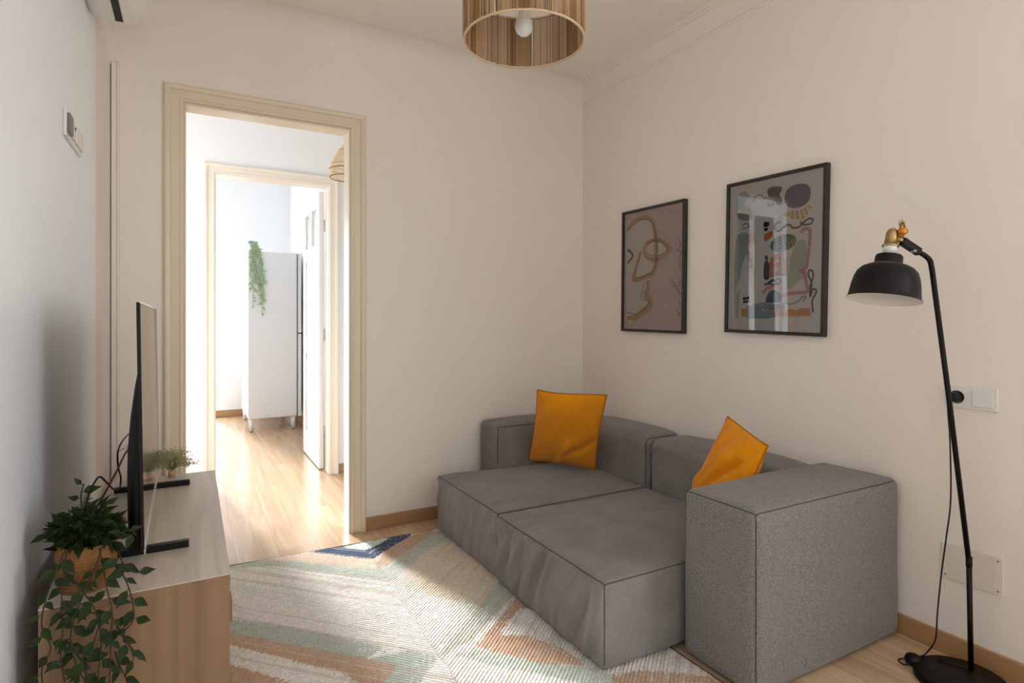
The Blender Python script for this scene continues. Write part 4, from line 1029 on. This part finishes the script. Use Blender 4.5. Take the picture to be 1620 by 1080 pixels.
# ------------------------------------------------------------------ floor lamp
lp = thing('floor_lamp', 'black metal reading floor lamp with brass joint beside the sofa', 'lamp', (2.165, 0.925, 0.0))
b = MB(); b.lathe([(0.0, 0.0), (0.128, 0.0), (0.130, 0.004), (0.128, 0.018), (0.122, 0.022), (0.0, 0.024)], (2.160, 0.925, 0), (0, 0, 1), 56); part(b, 'base', 'black', lp)
p0 = Vector((2.232, 0.930, 0.02)); p1 = onT(1533, 890, 1.885); p2 = onT(1500, 620, 1.86); p3 = onT(1475, 430, 1.83)
b = MB(); b.tube([p0, p1], 0.0078, 12); b.tube([p1 - Vector((0, 0, 0.012)), p1 + Vector((0, 0, 0.02))], 0.0092, 12)
b.tube([p1, p2, p3] + catmull([onT(1474, 424, 1.829), onT(1471, 412, 1.826), onT(1463, 404, 1.822), onT(1452, 398, 1.818), onT(1444, 393, 1.814)], 5), 0.0078, 12)
part(b, 'pole', 'black', lp)
b = MB(); q0, q1 = onT(1454, 399, 1.818), onT(1427, 381, 1.806); ax = (q1 - q0).normalized(); sd = Vector((0, 0, 1)).cross(ax).normalized(); up = ax.cross(sd)
vs = []
for q in (q0, q1):
    for s_, u_ in ((-1, -1), (1, -1), (1, 1), (-1, 1)): vs.append(q + sd * s_ * 0.009 + up * u_ * 0.0125)
b.add(vs, [(0, 1, 2, 3), (4, 5, 6, 7), (0, 1, 5, 4), (1, 2, 6, 5), (2, 3, 7, 6), (3, 0, 4, 7)]); part(b, 'bracket', 'black', lp, 0.003)
b = MB(); sc0 = onT(1447, 397, 1.80); b.lathe([(0.005, -0.012), (0.005, 0.004), (0, 0.006)], sc0, (-F2[0], -F2[1], 0), 14); part(b, 'screw', 'chrome', lp)
rim = onT(1397.5, 474, 1.80); A_ = (Vector((0, 0, 0.98)) + Vector((R2[0], R2[1], 0)) * 0.175 + Vector((F2[0], F2[1], 0)) * 0.07).normalized()
u = 0.001967; LR = 0.855
outp = [(60.5, 0), (60.5, 0.8), (58.5, 2.5), (57.2, 10), (55.5, 22), (53, 34), (49, 44), (42, 51), (33, 55), (24, 57), (22.8, 59), (22.2, 70), (20, 72.5), (9, 73)]
b = MB(); b.lathe([(r * u * LR, z * u) for r, z in outp], rim, A_, 64); sh = part(b, 'lamp_shade', 'black', lp)
b = MB(); b.lathe([((r - 1.0) * u * LR if z > 0 else (r - 0.3) * u * LR, (z + (0.2 if z == 0 else 0.4)) * u if z < 60 else (z - 1.5) * u) for r, z in outp[:-2]] + [(0.0, 69 * u)], rim, A_, 64); part(b, 'inner_lining', 'shade_in', sh)
b = MB(); b.lathe([(0.0, 18 * u), (9 * u * LR, 20 * u), (15 * u * LR, 29 * u), (14 * u * LR, 42 * u), (8 * u * LR, 55 * u), (7 * u * LR, 70 * u)], rim, A_, 24); part(b, 'bulb', 'bulb', lp)
b = MB(); b.lathe([(9.5 * u * LR, 72 * u), (9.5 * u * LR, 77 * u), (11 * u * LR, 77.5 * u), (11.5 * u * LR, 86 * u), (11 * u * LR, 88 * u), (0, 88 * u)], rim, A_, 28); part(b, 'collar', 'white_plastic', lp)
b = MB(); b.lathe([(13.5 * u * LR, 86 * u), (14.5 * u * LR, 87.5 * u), (13.5 * u * LR, 89 * u), (11 * u * LR, 90 * u), (10.5 * u * LR, 97 * u), (9.8 * u * LR, 99 * u), (10.2 * u * LR, 101 * u), (10.0 * u * LR, 108 * u), (8 * u * LR, 113 * u), (4 * u * LR, 116 * u), (0, 117 * u)], rim, A_, 28); part(b, 'brass_socket', 'brass', lp)
kc = onT(1428, 366, 1.795)
b = MB(); b.lathe([(0, -0.013), (0.007, -0.0125), (0.0115, -0.008), (0.013, 0), (0.0115, 0.008), (0.007, 0.0125), (0, 0.013)], kc, (-F2[0], -F2[1], 0.1), 24); part(b, 'swivel_knob', 'amber', lp)
b = MB(); b.tube([onT(1424, 376, 1.80), onT(1426, 360, 1.80), onT(1428, 352, 1.80)], [0.010, 0.006, 0.004], 10); b.tube([onT(1424, 357, 1.798), onT(1423, 350, 1.798), onT(1427, 349, 1.798), onT(1431, 352, 1.798), onT(1431, 360, 1.798)], 0.003, 8); part(b, 'wing_nut', 'brass', lp)
b = MB(); b.tube([onT(1416, 372, 1.81), onT(1432, 386, 1.81)], 0.009, 12); part(b, 'joint', 'brass', lp)
# plug, lead and foot dimmer
plug = Vector((XR - 0.009, 1.004, 0.901))
b = MB(); b.lathe([(0.0, 0.0), (0.0185, 0.0), (0.0185, 0.010), (0.016, 0.020), (0.012, 0.030), (0, 0.032)], plug, (-1, 0, 0), 24); part(b, 'plug', 'black_plastic', lp)
cb = [plug + Vector((-0.028, 0.004, -0.004)), plug + Vector((-0.034, 0.012, -0.03)), onT(1503, 700, 1.96), onT(1504, 790, 1.95), onT(1497, 850, 1.93), onT(1489, 910, 1.92), onT(1483, 970, 1.90), onT(1480, 1010, 1.885), onT(1468, 1030, 1.90)]
fd = onZ(1445, 1042, 0.018)
cb += [fd + Vector((0.04, -0.008, 0.004)), fd + Vector((0.018, 0, 0.0))]
b = MB(); b.tube(catmull(cb, 8), 0.0024, 8)
b.tube(catmull([fd + Vector((0.02, -0.004, 0)), fd + Vector((0.05, -0.03, -0.010)), Vector((2.20, 1.035, 0.010)), Vector((2.19, 0.99, 0.028)), Vector((2.215, 0.95, 0.027)), p0 + Vector((0, 0, 0.006))], 6), 0.0024, 8)
b.tube(catmull([fd + Vector((-0.012, 0.012, 0)), fd + Vector((-0.038, 0.028, -0.006)), fd + Vector((-0.044, 0.006, -0.010)), fd + Vector((-0.012, -0.006, -0.004))], 6), 0.0024, 8)
part(b, 'lead', 'black_plastic', lp)
b = MB(); b.lathe([(0.0, -0.0175), (0.018, -0.0175), (0.025, -0.010), (0.026, 0.0), (0.022, 0.010), (0.012, 0.0165), (0, 0.018)], fd, (0, 0, 1), 28); part(b, 'foot_dimmer', 'black_plastic', lp)

# ------------------------------------------------------------------ white cabinet and trailing plant in the bedroom
cabn = thing('tall_cabinet', 'tall white cabinet on tapered legs in the bright far room', 'cabinet', (0.75, 6.9, 0))
X0, X1, Y0, Y1_, Z0, Z1 = 0.505, 0.985, 6.55, 7.45, 0.135, 1.885
b = MB(); b.box(X0, X1, Y0, Y1_, Z0, Z1); part(b, 'body', 'cab', cabn, 0.012)
b = MB(); b.box(X1, X1 + 0.012, Y0 + 0.01, Y1_ - 0.01, Z0 + 0.01, Z1 - 0.01); part(b, 'door_gasket', 'gasket', cabn)
for z0, z1 in ((Z0, 1.018), (1.030, Z1)):
    b = MB(); b.box(X1 + 0.012, X1 + 0.045, Y0, Y1_, z0, z1); dd_ = part(b, 'door', 'cab', cabn, 0.004)
    zz = (0.86, 0.99) if z0 < 0.5 else (1.055, 1.12)
    h = MB(); h.box(X1 + 0.045, X1 + 0.068, Y0 + 0.03, Y0 + 0.045, zz[0], zz[0] + 0.012); h.box(X1 + 0.045, X1 + 0.068, Y0 + 0.03, Y0 + 0.045, zz[1] - 0.012, zz[1]); h.box(X1 + 0.060, X1 + 0.070, Y0 + 0.03, Y0 + 0.045, zz[0], zz[1]); part(h, 'handle', 'gasket', dd_, 0.002)
for x, y in ((X0 + 0.035, Y0 + 0.035), (X1 - 0.035, Y0 + 0.035), (X0 + 0.035, Y1_ - 0.035), (X1 - 0.035, Y1_ - 0.035)):
    b = MB(); b.lathe([(0.0, 0.008), (0.017, 0.008), (0.026, Z0 + 0.002), (0, Z0 + 0.002)], (x, y, 0), (0, 0, 1), 20); lg = part(b, 'leg', 'cab', cabn)
    b = MB(); b.lathe([(0.0, 0.0), (0.015, 0.0), (0.015, 0.009), (0, 0.009)], (x, y, 0), (0, 0, 1), 16); part(b, 'foot_pad', 'slot', lg)
hv = thing('hanging_plant', 'haze-paled trailing plant in a small grey pot on top of the white cabinet', 'plant', (0.56, 6.62, Z1))
b = MB(); b.lathe([(0.0, 0.0), (0.030, 0.0), (0.038, 0.085), (0.034, 0.085), (0.028, 0.05), (0, 0.05)], (0.558, 6.615, Z1 + 0.001), (0, 0, 1), 24); part(b, 'pot', 'porcelain', hv)
st = MB(); fo = MB(); rq = random.Random(3)
for k in range(26):
    a = rq.uniform(0, 6.28); d = Vector((math.cos(a), math.sin(a), rq.uniform(0.2, 1.2))); leaf(fo, Vector((0.558 + 0.02 * math.cos(a), 6.615 + 0.02 * math.sin(a), Z1 + 0.078)), d, Vector((0, -1, 0.6)), 0.04, 0.02)
for k in range(9):
    xs = 0.585 + rq.uniform(-0.045, 0.045); ln = rq.uniform(0.32, 0.60) if k else 0.66
    P = [(0.56, 6.60, Z1 + 0.07), (0.57, 6.565, Z1 + 0.06), (xs, 6.532, Z1 - 0.03), (xs + rq.uniform(-.02, .03), 6.530, Z1 - ln * 0.5), (xs + rq.uniform(-.02, .04), 6.530, Z1 - ln)]
    P = catmull(P, 10); st.tube(P, 0.002, 5)
    for i in range(8, len(P), 1):
        if rq.random() < 0.8:
            d = Vector((rq.uniform(-1, 1), rq.uniform(-0.6, -0.1), rq.uniform(-1.2, 0.1))); L = rq.uniform(0.035, 0.055); leaf(fo, P[i], d, Vector((0, -1, 0.4)), L, L * 0.4)
part(st, 'stems', 'leaf_hazed', hv); part(fo, 'foliage', 'leaf_hazed', hv)
